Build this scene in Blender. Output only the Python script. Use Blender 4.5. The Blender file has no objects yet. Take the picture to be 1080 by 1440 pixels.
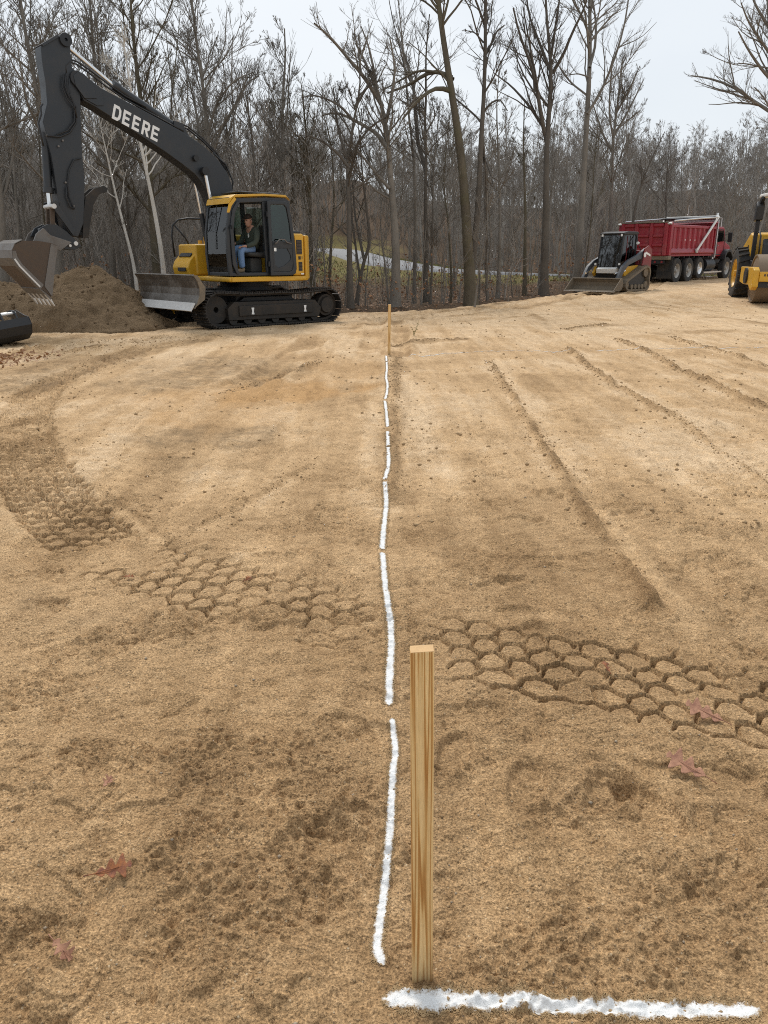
import bpy, bmesh, math
import numpy as np
from mathutils import Vector, Matrix

# ------------------------------------------------------------------ camera, sky, sun, exposure
scene = bpy.context.scene
CAM_H, FPX, PITCH = 1.42, 1081.0, math.radians(18.3)
cam_data = bpy.data.cameras.new("camera")
cam = bpy.data.objects.new("camera", cam_data)
scene.collection.objects.link(cam)
cam.location = (0, 0, CAM_H)
cam.rotation_euler = (math.pi / 2 - PITCH, 0, 0)
cam_data.sensor_fit = 'VERTICAL'
cam_data.sensor_height = 24.0
cam_data.lens = 24.0 * FPX / 1440.0
cam_data.clip_start = 0.05
cam_data.clip_end = 2000
scene.camera = cam

SUN_EL, SUN_AZ = math.radians(50), math.radians(-14)       # azimuth from +Y towards +X
world = bpy.data.worlds.new("World"); scene.world = world
world.use_nodes = True
wn, wl = world.node_tree.nodes, world.node_tree.links
for n in list(wn): wn.remove(n)
w_out = wn.new('ShaderNodeOutputWorld'); w_bg = wn.new('ShaderNodeBackground')
w_sky = wn.new('ShaderNodeTexSky'); w_sky.sky_type = 'NISHITA'; w_sky.sun_disc = False
w_sky.sun_elevation = SUN_EL; w_sky.sun_rotation = SUN_AZ
w_sky.air_density = 1.0; w_sky.dust_density = 3.0; w_sky.ozone_density = 1.0
w_tc = wn.new('ShaderNodeTexCoord'); w_map = wn.new('ShaderNodeMapping'); w_map.inputs['Scale'].default_value = (1, 1, 2.2)
w_no = wn.new('ShaderNodeTexNoise'); w_no.inputs['Scale'].default_value = 1.6; w_no.inputs['Detail'].default_value = 4
w_cl = wn.new('ShaderNodeValToRGB')
w_cl.color_ramp.elements[0].position = 0.3; w_cl.color_ramp.elements[0].color = (5.3, 5.8, 6.3, 1)
w_cl.color_ramp.elements[1].position = 0.7; w_cl.color_ramp.elements[1].color = (6.35, 6.7, 7.0, 1)
w_mix = wn.new('ShaderNodeMix'); w_mix.data_type = 'RGBA'; w_mix.inputs['Factor'].default_value = 0.9
wl.new(w_tc.outputs['Generated'], w_map.inputs['Vector']); wl.new(w_map.outputs['Vector'], w_no.inputs['Vector'])
wl.new(w_no.outputs['Fac'], w_cl.inputs['Fac'])
wl.new(w_sky.outputs['Color'], w_mix.inputs[6]); wl.new(w_cl.outputs['Color'], w_mix.inputs[7])
wl.new(w_mix.outputs[2], w_bg.inputs['Color']); w_bg.inputs['Strength'].default_value = 0.08
wl.new(w_bg.outputs['Background'], w_out.inputs['Surface'])

sun_data = bpy.data.lights.new("sun", 'SUN'); sun_data.energy = 1.5; sun_data.angle = math.radians(18)
sun_data.color = (1.0, 0.96, 0.9)
sun = bpy.data.objects.new("sun", sun_data); scene.collection.objects.link(sun)
_sd = Vector((math.sin(SUN_AZ) * math.cos(SUN_EL), math.cos(SUN_AZ) * math.cos(SUN_EL), math.sin(SUN_EL)))
sun.rotation_euler = _sd.to_track_quat('Z', 'Y').to_euler()
sun.location = (0, 0, 40)

vs = scene.view_settings
vs.view_transform = 'Standard'; vs.look = 'None'; vs.exposure = 0.78; vs.gamma = 1.0; vs.use_curve_mapping = False
scene.cycles.max_bounces = 6
scene.cycles.use_denoising = False
scene.cycles.filter_width = 1.05
scene.cycles.transparent_max_bounces = 12

# ------------------------------------------------------------------ helpers
COL = scene.collection
_F = np.array([0, math.cos(PITCH), -math.sin(PITCH)]); _U = np.array([0, math.sin(PITCH), math.cos(PITCH)])
_R = np.array([1.0, 0, 0]); _C = np.array([0, 0, CAM_H])
def ray(px, py): return _F + (px - 540) / FPX * _R + (720 - py) / FPX * _U
def on_ground(px, py, z=0.0):
    d = ray(px, py); return _C + d * ((z - CAM_H) / d[2])
def at_depth(px, py, Y):
    d = ray(px, py); return _C + d * (Y / d[1])
def in_plane(px, py, yaw, o, l):
    """photo pixel -> (forward, height) in the vertical plane l metres left of a vehicle's axis"""
    fw = np.array([math.cos(yaw), math.sin(yaw), 0]); lf = np.array([-fw[1], fw[0], 0]); O = np.array([o[0], o[1], 0])
    d = ray(px, py); t = ((O + l * lf - _C) @ lf) / (d @ lf); q = _C + t * d - O
    return float(q @ fw), float(q[2])

def tag(o, label, cat, group=None):
    o["label"] = label; o["category"] = cat
    if group: o["group"] = group
    return o
def empty(name, loc, rz=0.0):
    o = bpy.data.objects.new(name, None); COL.objects.link(o)
    o.location = loc; o.rotation_euler = (0, 0, rz); o.empty_display_size = 0.2
    return o
def mesh_obj(name, me, mat, parent=None):
    o = bpy.data.objects.new(name, me); COL.objects.link(o)
    if mat is not None and not me.materials: me.materials.append(mat)
    if parent is not None: o.parent = parent
    return o
def copy_tree(o, parent=None):
    c = o.copy(); COL.objects.link(c); c.parent = parent
    for ch in o.children: copy_tree(ch, c)
    return c
def mesh_arrays(name, verts, quads=None, tris=None, smooth=False):
    """fast mesh from numpy arrays"""
    me = bpy.data.meshes.new(name)
    verts = np.asarray(verts, dtype=np.float32).reshape(-1, 3)
    loops = []; tot = []
    if quads is not None and len(quads): q = np.asarray(quads, np.int32).reshape(-1, 4); loops.append(q.ravel()); tot.append(np.full(len(q), 4, np.int32))
    if tris is not None and len(tris): t = np.asarray(tris, np.int32).reshape(-1, 3); loops.append(t.ravel()); tot.append(np.full(len(t), 3, np.int32))
    li = np.concatenate(loops); lt = np.concatenate(tot); ls = np.concatenate([[0], np.cumsum(lt)[:-1]]).astype(np.int32)
    me.vertices.add(len(verts)); me.vertices.foreach_set('co', verts.ravel())
    me.loops.add(len(li)); me.loops.foreach_set('vertex_index', li)
    me.polygons.add(len(lt)); me.polygons.foreach_set('loop_start', ls); me.polygons.foreach_set('loop_total', lt)
    if smooth: me.polygons.foreach_set('use_smooth', np.ones(len(lt), bool))
    me.update(calc_edges=True)
    return me

class MB:
    """collects shapes, builds ONE mesh object"""
    def __init__(s): s.v = []; s.f = []
    def add(s, vs, fs):
        o = len(s.v); s.v += [tuple(map(float, p)) for p in vs]; s.f += [tuple(i + o for i in f) for f in fs]; return s
    def box(s, x0, x1, y0, y1, z0, z1):
        return s.add([(x0,y0,z0),(x1,y0,z0),(x1,y1,z0),(x0,y1,z0),(x0,y0,z1),(x1,y0,z1),(x1,y1,z1),(x0,y1,z1)],
                     [(3,2,1,0),(4,5,6,7),(0,1,5,4),(1,2,6,5),(2,3,7,6),(3,0,4,7)])
    def prism(s, poly, l0, l1, axis='y'):
        """poly of (a,b): axis y -> (a,l,b); axis z -> (a,b,l); axis x -> (l,a,b)"""
        m = {'y': lambda a,b,l:(a,l,b), 'z': lambda a,b,l:(a,b,l), 'x': lambda a,b,l:(l,a,b)}[axis]
        n = len(poly)
        return s.add([m(a,b,l0) for a,b in poly] + [m(a,b,l1) for a,b in poly],
                     [tuple(range(n)), tuple(range(2*n-1, n-1, -1))] + [(i, n+i, n+(i+1)%n, (i+1)%n) for i in range(n)])
    def ring(s, outer, inner, l0, l1, axis='y'):
        """frame: two matching outlines with equal point counts"""
        m = {'y': lambda a,b,l:(a,l,b), 'z': lambda a,b,l:(a,b,l), 'x': lambda a,b,l:(l,a,b)}[axis]
        n = len(outer)
        vs = [m(*p, l0) for p in outer] + [m(*p, l0) for p in inner] + [m(*p, l1) for p in outer] + [m(*p, l1) for p in inner]
        fs = []
        for i in range(n):
            j = (i+1) % n
            fs += [(i,j,n+j,n+i), (2*n+i,3*n+i,3*n+j,2*n+j), (i,2*n+i,2*n+j,j), (n+i,n+j,3*n+j,3*n+i)]
        return s.add(vs, fs)
    def tube(s, pts, r, n=8, closed=False):
        pts = [Vector(p) for p in pts]; rs = r if isinstance(r, (list, tuple)) else [r]*len(pts)
        vs = []; up = None
        for i, p in enumerate(pts):
            t = (pts[min(i+1,len(pts)-1)] - pts[max(i-1,0)]).normalized()
            if up is None: up = t.orthogonal().normalized()
            up = (up - t*up.dot(t)); up = up.normalized() if up.length > 1e-6 else t.orthogonal().normalized()
            b = t.cross(up)
            vs += [p + (up*math.cos(2*math.pi*k/n) + b*math.sin(2*math.pi*k/n))*rs[i] for k in range(n)]
        m = len(pts); fs = [(i*n+k, i*n+(k+1)%n, (i+1)*n+(k+1)%n, (i+1)*n+k) for i in range(m-1) for k in range(n)]
        fs += [tuple(range(n-1,-1,-1)), tuple(range((m-1)*n, m*n))]
        return s.add(vs, fs)
    def cyl(s, p0, p1, r, n=16): return s.tube([p0, p1], r, n)
    def lathe(s, prof, c, axis='y', n=24):
        """closed profile of (radius, along) spun about axis through c"""
        m = len(prof); vs = []
        for k in range(n):
            a = 2*math.pi*k/n; ca, sa = math.cos(a), math.sin(a)
            for r, l in prof:
                vs.append({'y': (c[0]+r*ca, c[1]+l, c[2]+r*sa), 'x': (c[0]+l, c[1]+r*ca, c[2]+r*sa), 'z': (c[0]+r*ca, c[1]+r*sa, c[2]+l)}[axis])
        fs = [(k*m+i, k*m+(i+1)%m, ((k+1)%n)*m+(i+1)%m, ((k+1)%n)*m+i) for k in range(n) for i in range(m)]
        return s.add(vs, fs)
    def sheet(s, prof, l0, l1, th):
        """open (f,z) profile swept along y with a thickness"""
        pr = [Vector((a,b)) for a,b in prof]; out = []
        for i,p in enumerate(pr):
            t = (pr[min(i+1,len(pr)-1)] - pr[max(i-1,0)]).normalized(); out.append((p.x - t.y*th, p.y + t.x*th))
        return s.prism([tuple(p) for p in pr] + out[::-1], l0, l1)
    def mesh(s, name, smooth=False):
        bm = bmesh.new()
        bv = [bm.verts.new(p) for p in s.v]
        for f in s.f:
            try: bm.faces.new([bv[i] for i in f])
            except ValueError: pass
        bmesh.ops.recalc_face_normals(bm, faces=bm.faces)
        me = bpy.data.meshes.new(name); bm.to_mesh(me); bm.free()
        if smooth: me.polygons.foreach_set('use_smooth', np.ones(len(me.polygons), bool))
        return me
    def build(s, name, mat, parent=None, bevel=0.0, smooth=False, loc=None):
        o = mesh_obj(name, s.mesh(name, smooth), mat, parent)
        if loc is not None: o.location = loc
        if bevel:
            b = o.modifiers.new('bevel', 'BEVEL'); b.width = bevel; b.segments = 2; b.limit_method = 'ANGLE'; b.angle_limit = math.radians(35)
            for p in o.data.polygons: p.use_smooth = True
            w = o.modifiers.new('wn', 'WEIGHTED_NORMAL'); w.keep_sharp = False
        elif smooth == 'auto':
            o.data.set_sharp_from_angle(angle=math.radians(38))
        return o

# numpy gradient noise
def _hash(ix, iy, seed):
    h = (ix.astype(np.int64) * 374761393 + iy.astype(np.int64) * 668265263 + seed * 1442695041) & 0xFFFFFFFF
    h = ((h ^ (h >> 13)) * 1274126177) & 0xFFFFFFFF
    return (h ^ (h >> 16)) & 0xFFFFFFFF
def noise2(x, y, seed=0):
    x0 = np.floor(x); y0 = np.floor(y); fx = x - x0; fy = y - y0
    u = fx*fx*fx*(fx*(fx*6-15)+10); v = fy*fy*fy*(fy*(fy*6-15)+10)
    def g(ix, iy, dx, dy):
        a = _hash(ix, iy, seed) / 4294967296.0 * 2*np.pi
        return np.cos(a)*dx + np.sin(a)*dy
    n00 = g(x0,y0,fx,fy); n10 = g(x0+1,y0,fx-1,fy); n01 = g(x0,y0+1,fx,fy-1); n11 = g(x0+1,y0+1,fx-1,fy-1)
    return ((n00*(1-u)+n10*u)*(1-v) + (n01*(1-u)+n11*u)*v) * 1.5
def fbm(x, y, octs=4, seed=0, gain=0.5):
    a = 1.0; s = np.zeros_like(x); f = 1.0
    for i in range(octs): s += a*noise2(x*f + i*17.3, y*f - i*9.1, seed+i); a *= gain; f *= 2.03
    return s
def sstep(a, b, x):
    t = np.clip((x-a)/(b-a), 0, 1); return t*t*(3-2*t)
# ------------------------------------------------------------------ materials (procedural)
def new_mat(name):
    m = bpy.data.materials.new(name); m.use_nodes = True
    nt = m.node_tree
    for n in list(nt.nodes): nt.nodes.remove(n)
    o = nt.nodes.new('ShaderNodeOutputMaterial'); b = nt.nodes.new('ShaderNodeBsdfPrincipled')
    nt.links.new(b.outputs[0], o.inputs[0])
    return m, nt, b
class NT:
    def __init__(s, nt): s.nt = nt
    def node(s, t, **kw):
        n = s.nt.nodes.new(t)
        for k, v in kw.items():
            if k in n.inputs: n.inputs[k].default_value = v
            else: setattr(n, k, v)
        return n
    def link(s, a, b): s.nt.links.new(a, b)
    def coord(s, scale=(1,1,1), which='Object'):
        tc = s.node('ShaderNodeTexCoord'); mp = s.node('ShaderNodeMapping'); mp.inputs['Scale'].default_value = scale
        s.link(tc.outputs[which], mp.inputs['Vector']); return mp.outputs['Vector']
    def noise(s, vec, scale, detail=4, rough=0.55, dist=0.0):
        n = s.node('ShaderNodeTexNoise'); n.inputs['Scale'].default_value = scale; n.inputs['Detail'].default_value = detail
        n.inputs['Roughness'].default_value = rough; n.inputs['Distortion'].default_value = dist
        s.link(vec, n.inputs['Vector']); return n.outputs['Fac']
    def ramp(s, fac, stops):
        r = s.node('ShaderNodeValToRGB'); cr = r.color_ramp
        while len(cr.elements) < len(stops): cr.elements.new(0.5)
        for e, (p, c) in zip(cr.elements, stops): e.position = p; e.color = (*c, 1) if len(c) == 3 else c
        s.link(fac, r.inputs['Fac']); return r.outputs['Color']
    def mix(s, fac, a, b, blend='MIX'):
        m = s.node('ShaderNodeMix'); m.data_type = 'RGBA'; m.blend_type = blend
        for v, k in ((fac, 0), (a, 6), (b, 7)):
            if hasattr(v, 'is_linked'): s.link(v, m.inputs[k])
            elif k == 0: m.inputs[0].default_value = v
            else: m.inputs[k].default_value = (*v, 1) if len(v) == 3 else v
        return m.outputs[2]
    def math(s, op, a, b=0.5, clamp=False):
        m = s.node('ShaderNodeMath'); m.operation = op; m.use_clamp = clamp
        for v, k in ((a, 0), (b, 1)):
            if hasattr(v, 'is_linked'): s.link(v, m.inputs[k])
            else: m.inputs[k].default_value = v
        return m.outputs[0]
    def bump(s, h, strength, dist, normal=None):
        b = s.node('ShaderNodeBump'); b.inputs['Strength'].default_value = strength; b.inputs['Distance'].default_value = dist
        s.link(h, b.inputs['Height'])
        if normal is not None: s.link(normal, b.inputs['Normal'])
        return b.outputs['Normal']

def paint_mat(name, col, rough=0.45, dirt=(0.16,0.12,0.08), amount=0.35, scale=3.0, metal=0.0, low_dirt=0.0, spec=0.5):
    """worn painted metal: noise dust and scuffs, more dust low down on the machine where low_dirt > 0"""
    m, nt, b = new_mat(name); N = NT(nt); v = N.coord()
    n1 = N.noise(v, scale, 6, 0.6); n2 = N.noise(v, scale*9, 5, 0.7)
    f = N.math('MULTIPLY', N.math('SUBTRACT', N.math('ADD', N.math('MULTIPLY', n1, 0.65), N.math('MULTIPLY', n2, 0.35)), 0.47, True), 4.5*amount, True)
    if low_dirt:
        sep = N.node('ShaderNodeSeparateXYZ'); N.link(v, sep.inputs[0])
        z = N.math('MULTIPLY', N.math('SUBTRACT', low_dirt, sep.outputs['Z']), 1.2, True)
        f = N.math('ADD', f, N.math('MULTIPLY', z, N.math('ADD', N.math('MULTIPLY', n1, 0.9), 0.1)), True)
    tint = N.mix(n2, tuple(c*0.82 for c in col), tuple(min(1, c*1.15) for c in col))
    N.link(N.mix(f, tint, dirt), b.inputs['Base Color'])
    N.link(N.math('ADD', N.math('MULTIPLY', f, 0.4), rough, True), b.inputs['Roughness'])
    b.inputs['Metallic'].default_value = metal
    b.inputs['Specular IOR Level'].default_value = spec
    N.link(N.bump(n2, 0.12, 0.01), b.inputs['Normal'])
    return m
def simple_mat(name, col, rough=0.6, metal=0.0, var=0.2, scale=12.0, bump=0.1):
    m, nt, b = new_mat(name); N = NT(nt); v = N.coord(); n = N.noise(v, scale, 5, 0.6)
    N.link(N.mix(n, tuple(c*(1-var) for c in col), tuple(min(1, c*(1+var)) for c in col)), b.inputs['Base Color'])
    b.inputs['Roughness'].default_value = rough; b.inputs['Metallic'].default_value = metal
    if bump: N.link(N.bump(n, bump, 0.02), b.inputs['Normal'])
    return m
def glass_mat(name, tint, gloss=0.12):
    m, nt, b = new_mat(name); nt.nodes.remove(b); N = NT(nt); out = [n for n in nt.nodes if n.type == 'OUTPUT_MATERIAL'][0]
    tr = N.node('ShaderNodeBsdfTransparent'); tr.inputs['Color'].default_value = (*tint, 1)
    gl = N.node('ShaderNodeBsdfGlossy'); gl.inputs['Roughness'].default_value = 0.03
    fr = N.node('ShaderNodeFresnel'); fr.inputs['IOR'].default_value = 1.5
    mx = N.node('ShaderNodeMixShader'); N.link(N.math('ADD', fr.outputs[0], gloss, True), mx.inputs[0])
    N.link(tr.outputs[0], mx.inputs[1]); N.link(gl.outputs[0], mx.inputs[2]); N.link(mx.outputs[0], out.inputs[0])
    return m
def bark_mat(name, c0, c1, moss=0.0, mosscol=(0.07,0.075,0.03)):
    m, nt, b = new_mat(name); N = NT(nt); v = N.coord((1,1,0.22)); v2 = N.coord()
    n = N.noise(v, 22, 6, 0.65); big = N.noise(v2, 0.9, 3)
    c = N.mix(n, c0, c1); c = N.mix(N.math('MULTIPLY', N.math('SUBTRACT', big, 0.4, True), 1.5, True), c, tuple(x*1.35 for x in c1))
    if moss: c = N.mix(N.math('MULTIPLY', N.math('SUBTRACT', N.noise(v2, 2.3, 4), 0.45, True), moss*5, True), c, mosscol)
    N.link(c, b.inputs['Base Color']); b.inputs['Roughness'].default_value = 0.9; b.inputs['Specular IOR Level'].default_value = 0.2
    N.link(N.bump(n, 0.7, 0.03), b.inputs['Normal'])
    return m

def sand_mat():
    m, nt, b = new_mat('sand'); N = NT(nt); v = N.coord()
    at = N.node('ShaderNodeAttribute'); at.attribute_name = 'dry'          # 0 dark (damp loose soil, rut lines), 1 pale dry packed sand
    at2 = N.node('ShaderNodeAttribute'); at2.attribute_name = 'rust'       # orange or grey-brown soil patches, plus brown lines
    sep = N.node('ShaderNodeSeparateColor'); N.link(at2.outputs['Color'], sep.inputs[0])
    patch = N.noise(v, 1.1, 4, 0.62); mid = N.noise(v, 11, 4, 0.65, 0.4); fine = N.noise(v, 75, 3, 0.65); grain = N.noise(v, 170, 2, 0.8)
    f = N.math('ADD', N.math('ADD', N.math('MULTIPLY', at.outputs['Fac'], 0.66), 0.10), N.math('MULTIPLY', N.math('SUBTRACT', patch, 0.5), 0.55))
    f = N.math('ADD', f, N.math('MULTIPLY', N.math('SUBTRACT', mid, 0.5), 0.45))
    f = N.math('ADD', f, N.math('MULTIPLY', N.math('SUBTRACT', fine, 0.5), 0.55), True)
    c = N.ramp(f, [(0.0, (0.196,0.119,0.060)), (0.28, (0.342,0.217,0.110)), (0.60, (0.535,0.360,0.198)), (1.0, (0.73,0.555,0.370))])
    c = N.mix(N.math('MULTIPLY', sep.outputs[0], 0.7), c, (0.46,0.265,0.110)); c = N.mix(N.math('MULTIPLY', N.math('MULTIPLY', sep.outputs[1], N.math('MULTIPLY', N.math('SUBTRACT', N.noise(v, 5, 4, 0.75), 0.33, True), 3.0, True)), 0.85), c, (0.20,0.137,0.078))
    g = N.ramp(grain, [(0.34, (0.34,0.32,0.30)), (0.46, (0.82,0.81,0.79)), (0.56, (1.10,1.09,1.07)), (0.68, (1.75,1.72,1.66))])
    c = N.mix(0.85, c, g, 'MULTIPLY')
    speck = N.node('ShaderNodeTexVoronoi'); speck.inputs['Scale'].default_value = 90; N.link(v, speck.inputs['Vector'])
    sp = N.node('ShaderNodeSeparateColor'); N.link(speck.outputs['Color'], sp.inputs[0])
    near = N.math('LESS_THAN', speck.outputs['Distance'], 0.22)
    lightg = N.math('MULTIPLY', near, N.math('GREATER_THAN', sp.outputs[0], 0.93)); darkg = N.math('MULTIPLY', near, N.math('LESS_THAN', sp.outputs[0], 0.08))
    c = N.mix(N.math('MULTIPLY', lightg, 0.6), c, (0.60,0.48,0.32)); c = N.mix(N.math('MULTIPLY', darkg, 0.7), c, (0.085,0.065,0.05))
    crumb = N.noise(v, 13, 6, 0.82, 0.3); streak = N.noise(N.coord((1.0,0.13,1)), 7, 5, 0.75)
    c = N.mix(0.55, c, N.ramp(crumb, [(0.36, (0.60,0.57,0.54)), (0.45, (0.93,0.92,0.91)), (0.56, (1.0,1.0,1.0)), (0.66, (1.16,1.15,1.13))]), 'MULTIPLY')
    c = N.mix(0.55, c, N.ramp(streak, [(0.36, (0.74,0.72,0.69)), (0.50, (1.0,1.0,1.0)), (0.64, (1.20,1.20,1.19))]), 'MULTIPLY')
    N.link(c, b.inputs['Base Color']); b.inputs['Roughness'].default_value = 0.95; b.inputs['Specular IOR Level'].default_value = 0.15
    vor = N.node('ShaderNodeTexVoronoi'); vor.inputs['Scale'].default_value = 95; N.link(v, vor.inputs['Vector'])
    lumps = N.math('MULTIPLY', N.math('SUBTRACT', 0.8, vor.outputs['Distance'], True), N.math('MULTIPLY', N.math('SUBTRACT', N.noise(v, 7, 3, 0.7), 0.40, True), 5.0, True))
    n1 = N.bump(fine, 0.6, 0.009); n2 = N.bump(grain, 0.7, 0.004, n1); n4 = N.bump(lumps, 0.7, 0.007, n2); n6 = N.bump(crumb, 0.22, 0.03, n4)
    N.link(n6, b.inputs['Normal'])
    return m
def soil_mat(name, dark, light, scale=5.0):
    m, nt, b = new_mat(name); N = NT(nt); v = N.coord(); a = N.noise(v, scale*0.35, 6, 0.65); c = N.noise(v, scale*6, 6, 0.7); g = N.noise(v, scale*26, 3, 0.7)
    f = N.math('ADD', N.math('MULTIPLY', a, 0.6), N.math('MULTIPLY', c, 0.4)); f = N.math('ADD', N.math('MULTIPLY', f, 0.7), N.math('MULTIPLY', g, 0.3))
    N.link(N.ramp(f, [(0.32, dark), (0.68, light)]), b.inputs['Base Color']); b.inputs['Roughness'].default_value = 0.95; b.inputs['Specular IOR Level'].default_value = 0.15
    N.link(N.bump(c, 0.8, 0.12, N.bump(g, 0.6, 0.03)), b.inputs['Normal'])
    return m
def floor_mat():
    m, nt, b = new_mat('forest_floor'); N = NT(nt); v = N.coord()
    at = N.node('ShaderNodeAttribute'); at.attribute_name = 'grass'
    a = N.noise(v, 0.5, 5, 0.65); c = N.noise(v, 6, 6, 0.75); g = N.noise(v, 22, 4, 0.7)
    lit = N.ramp(N.math('ADD', N.math('MULTIPLY', c, 0.6), N.math('MULTIPLY', g, 0.4)), [(0.33, (0.035,0.027,0.020)), (0.5, (0.095,0.062,0.038)), (0.66, (0.17,0.105,0.06))])
    gr = N.ramp(N.math('ADD', N.math('MULTIPLY', c, 0.5), N.math('MULTIPLY', a, 0.5)), [(0.35, (0.15,0.105,0.045)), (0.55, (0.18,0.155,0.055)), (0.7, (0.13,0.15,0.05))])
    N.link(N.mix(at.outputs['Fac'], lit, gr), b.inputs['Base Color']); b.inputs['Roughness'].default_value = 0.95; b.inputs['Specular IOR Level'].default_value = 0.1
    N.link(N.bump(c, 0.8, 0.15), b.inputs['Normal'])
    return m
def wood_mat():
    m, nt, b = new_mat('stake_pine'); N = NT(nt)
    v = N.coord((1,1,0.022)); wv = N.coord((30,30,0.5)); gv = N.coord((1,1,0.06))
    rings = N.noise(N.coord((42,20,0.62)), 1.0, 2.0, 0.4, 0.25)
    w = N.math('ADD', N.math('MULTIPLY', N.math('SINE', N.math('MULTIPLY', rings, 52.0)), 0.5), 0.5)
    band = N.noise(v, 120, 4, 0.55, 0.3); fib = N.noise(gv, 620, 3, 0.7); blot = N.noise(N.coord((1,1,0.35)), 22, 4)
    c = N.ramp(w, [(0.05, (0.90,0.655,0.33)), (0.50, (0.84,0.585,0.27)), (0.80, (0.60,0.33,0.11)), (0.98, (0.46,0.215,0.06))])
    c = N.mix(N.math('MULTIPLY', N.math('SUBTRACT', band, 0.42, True), 1.6, True), c, (0.55,0.33,0.12))
    c = N.mix(0.35, c, N.ramp(fib, [(0.35, (0.62,0.58,0.52)), (0.6, (1.05,1.03,1.0))]), 'MULTIPLY')
    c = N.mix(N.math('MULTIPLY', N.math('SUBTRACT', blot, 0.5, True), 1.1, True), c, (0.50,0.31,0.13))
    sep = N.node('ShaderNodeSeparateXYZ'); N.link(N.coord(), sep.inputs[0])
    low = N.math('MULTIPLY', N.math('SUBTRACT', 0.11, sep.outputs['Z'], True), 7.0, True)
    c = N.mix(N.math('MULTIPLY', low, N.math('ADD', N.math('MULTIPLY', blot, 0.9), 0.15)), c, (0.22,0.15,0.085))
    N.link(c, b.inputs['Base Color']); b.inputs['Roughness'].default_value = 0.7; b.inputs['Specular IOR Level'].default_value = 0.25
    N.link(N.bump(fib, 0.25, 0.0015), b.inputs['Normal'])
    return m

M = {}
M['sand'] = sand_mat(); M['floor'] = floor_mat(); M['wood'] = wood_mat()
M['end_grain'] = simple_mat('end_grain', (0.60,0.38,0.18), 0.8, var=0.2, scale=90)
M['mound'] = soil_mat('mound_soil', (0.155,0.103,0.058), (0.38,0.262,0.152))
M['asphalt'] = simple_mat('road_asphalt', (0.22,0.22,0.225), 0.9, var=0.12, scale=4)
def spray_mat():
    m, nt, b = new_mat('marking_paint'); N = NT(nt); v = N.coord(); at = N.node('ShaderNodeAttribute'); at.attribute_name = 'thin'   # 0 full coat, 1 and more: overspray
    n1 = N.noise(v, 170, 3, 0.75); n2 = N.noise(v, 42, 4, 0.6); g = N.noise(v, 420, 2, 0.8)
    f = N.math('ADD', at.outputs['Fac'], N.math('ADD', N.math('MULTIPLY', N.math('SUBTRACT', n1, 0.5), 1.5), N.math('MULTIPLY', N.math('SUBTRACT', n2, 0.5), 1.1)))
    f = N.math('MULTIPLY', N.math('SUBTRACT', f, 0.52), 2.3, True)
    white = N.ramp(g, [(0.3, (0.62,0.615,0.60)), (0.6, (0.80,0.80,0.79))]); soil = N.ramp(g, [(0.3, (0.17,0.11,0.055)), (0.65, (0.42,0.29,0.155))])
    N.link(N.mix(f, white, soil), b.inputs['Base Color']); b.inputs['Roughness'].default_value = 0.95; b.inputs['Specular IOR Level'].default_value = 0.1; N.link(N.bump(n1, 0.7, 0.005), b.inputs['Normal'])
    return m
M['white_paint'] = spray_mat()
M['bark'] = bark_mat('bark_grey', (0.085,0.075,0.062), (0.25,0.222,0.188))
M['bark_moss'] = bark_mat('bark_mossy', (0.058,0.048,0.034), (0.165,0.137,0.098), 0.35, (0.105,0.098,0.045))
M['bark_dark'] = bark_mat('bark_dark', (0.050,0.043,0.036), (0.15,0.130,0.108))
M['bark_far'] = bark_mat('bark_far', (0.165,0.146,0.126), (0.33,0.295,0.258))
M['birch'] = bark_mat('bark_birch', (0.42,0.39,0.34), (0.66,0.62,0.56))
M['leaf'] = simple_mat('dead_leaf', (0.30,0.155,0.075), 0.75, var=0.5, scale=7)
def leaf_mat(name, a, b_, spot):
    m, nt, b = new_mat(name); N = NT(nt); v = N.coord(); n = N.noise(v, 38, 5, 0.65); n2 = N.noise(v, 260, 3, 0.7)
    c = N.mix(N.math('MULTIPLY', N.math('SUBTRACT', n, 0.36, True), 3.2, True), a, b_); c = N.mix(N.math('MULTIPLY', N.math('SUBTRACT', n2, 0.52, True), 4.0, True), c, spot)
    N.link(c, b.inputs['Base Color']); b.inputs['Roughness'].default_value = 0.75; b.inputs['Specular IOR Level'].default_value = 0.3; N.link(N.bump(n2, 0.5, 0.002), b.inputs['Normal'])
    return m
M['leaf_red'] = leaf_mat('oak_leaf', (0.36,0.135,0.045), (0.17,0.065,0.045), (0.10,0.045,0.03))
M['leaf_pale'] = leaf_mat('oak_leaf_pale', (0.46,0.24,0.145), (0.27,0.125,0.080), (0.13,0.07,0.05))
M['grass'] = simple_mat('dry_grass', (0.17,0.16,0.05), 0.8, var=0.5, scale=1.5)
M['stone'] = simple_mat('pebble', (0.34,0.27,0.19), 0.85, var=0.6, scale=9)
M['crumb'] = simple_mat('sand_crumb', (0.36,0.24,0.125), 0.95, var=0.3, scale=30, bump=0.4)
M['yellow'] = paint_mat('machine_yellow', (0.66,0.36,0.022), 0.4, amount=0.3)
M['charcoal'] = paint_mat('boom_charcoal', (0.019,0.022,0.026), 0.42, dirt=(0.075,0.065,0.055), amount=0.30)
M['cab_grey'] = paint_mat('cab_dark_grey', (0.019,0.022,0.026), 0.4, dirt=(0.12,0.10,0.08), amount=0.2)
M['black'] = simple_mat('black_plastic', (0.014,0.014,0.015), 0.5, var=0.3)
M['rubber'] = paint_mat('rubber', (0.018,0.017,0.016), 0.75, dirt=(0.13,0.10,0.07), amount=0.5)
M['tyre'] = paint_mat('tyre_dusty', (0.020,0.019,0.018), 0.8, dirt=(0.17,0.135,0.095), amount=0.55)
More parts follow.
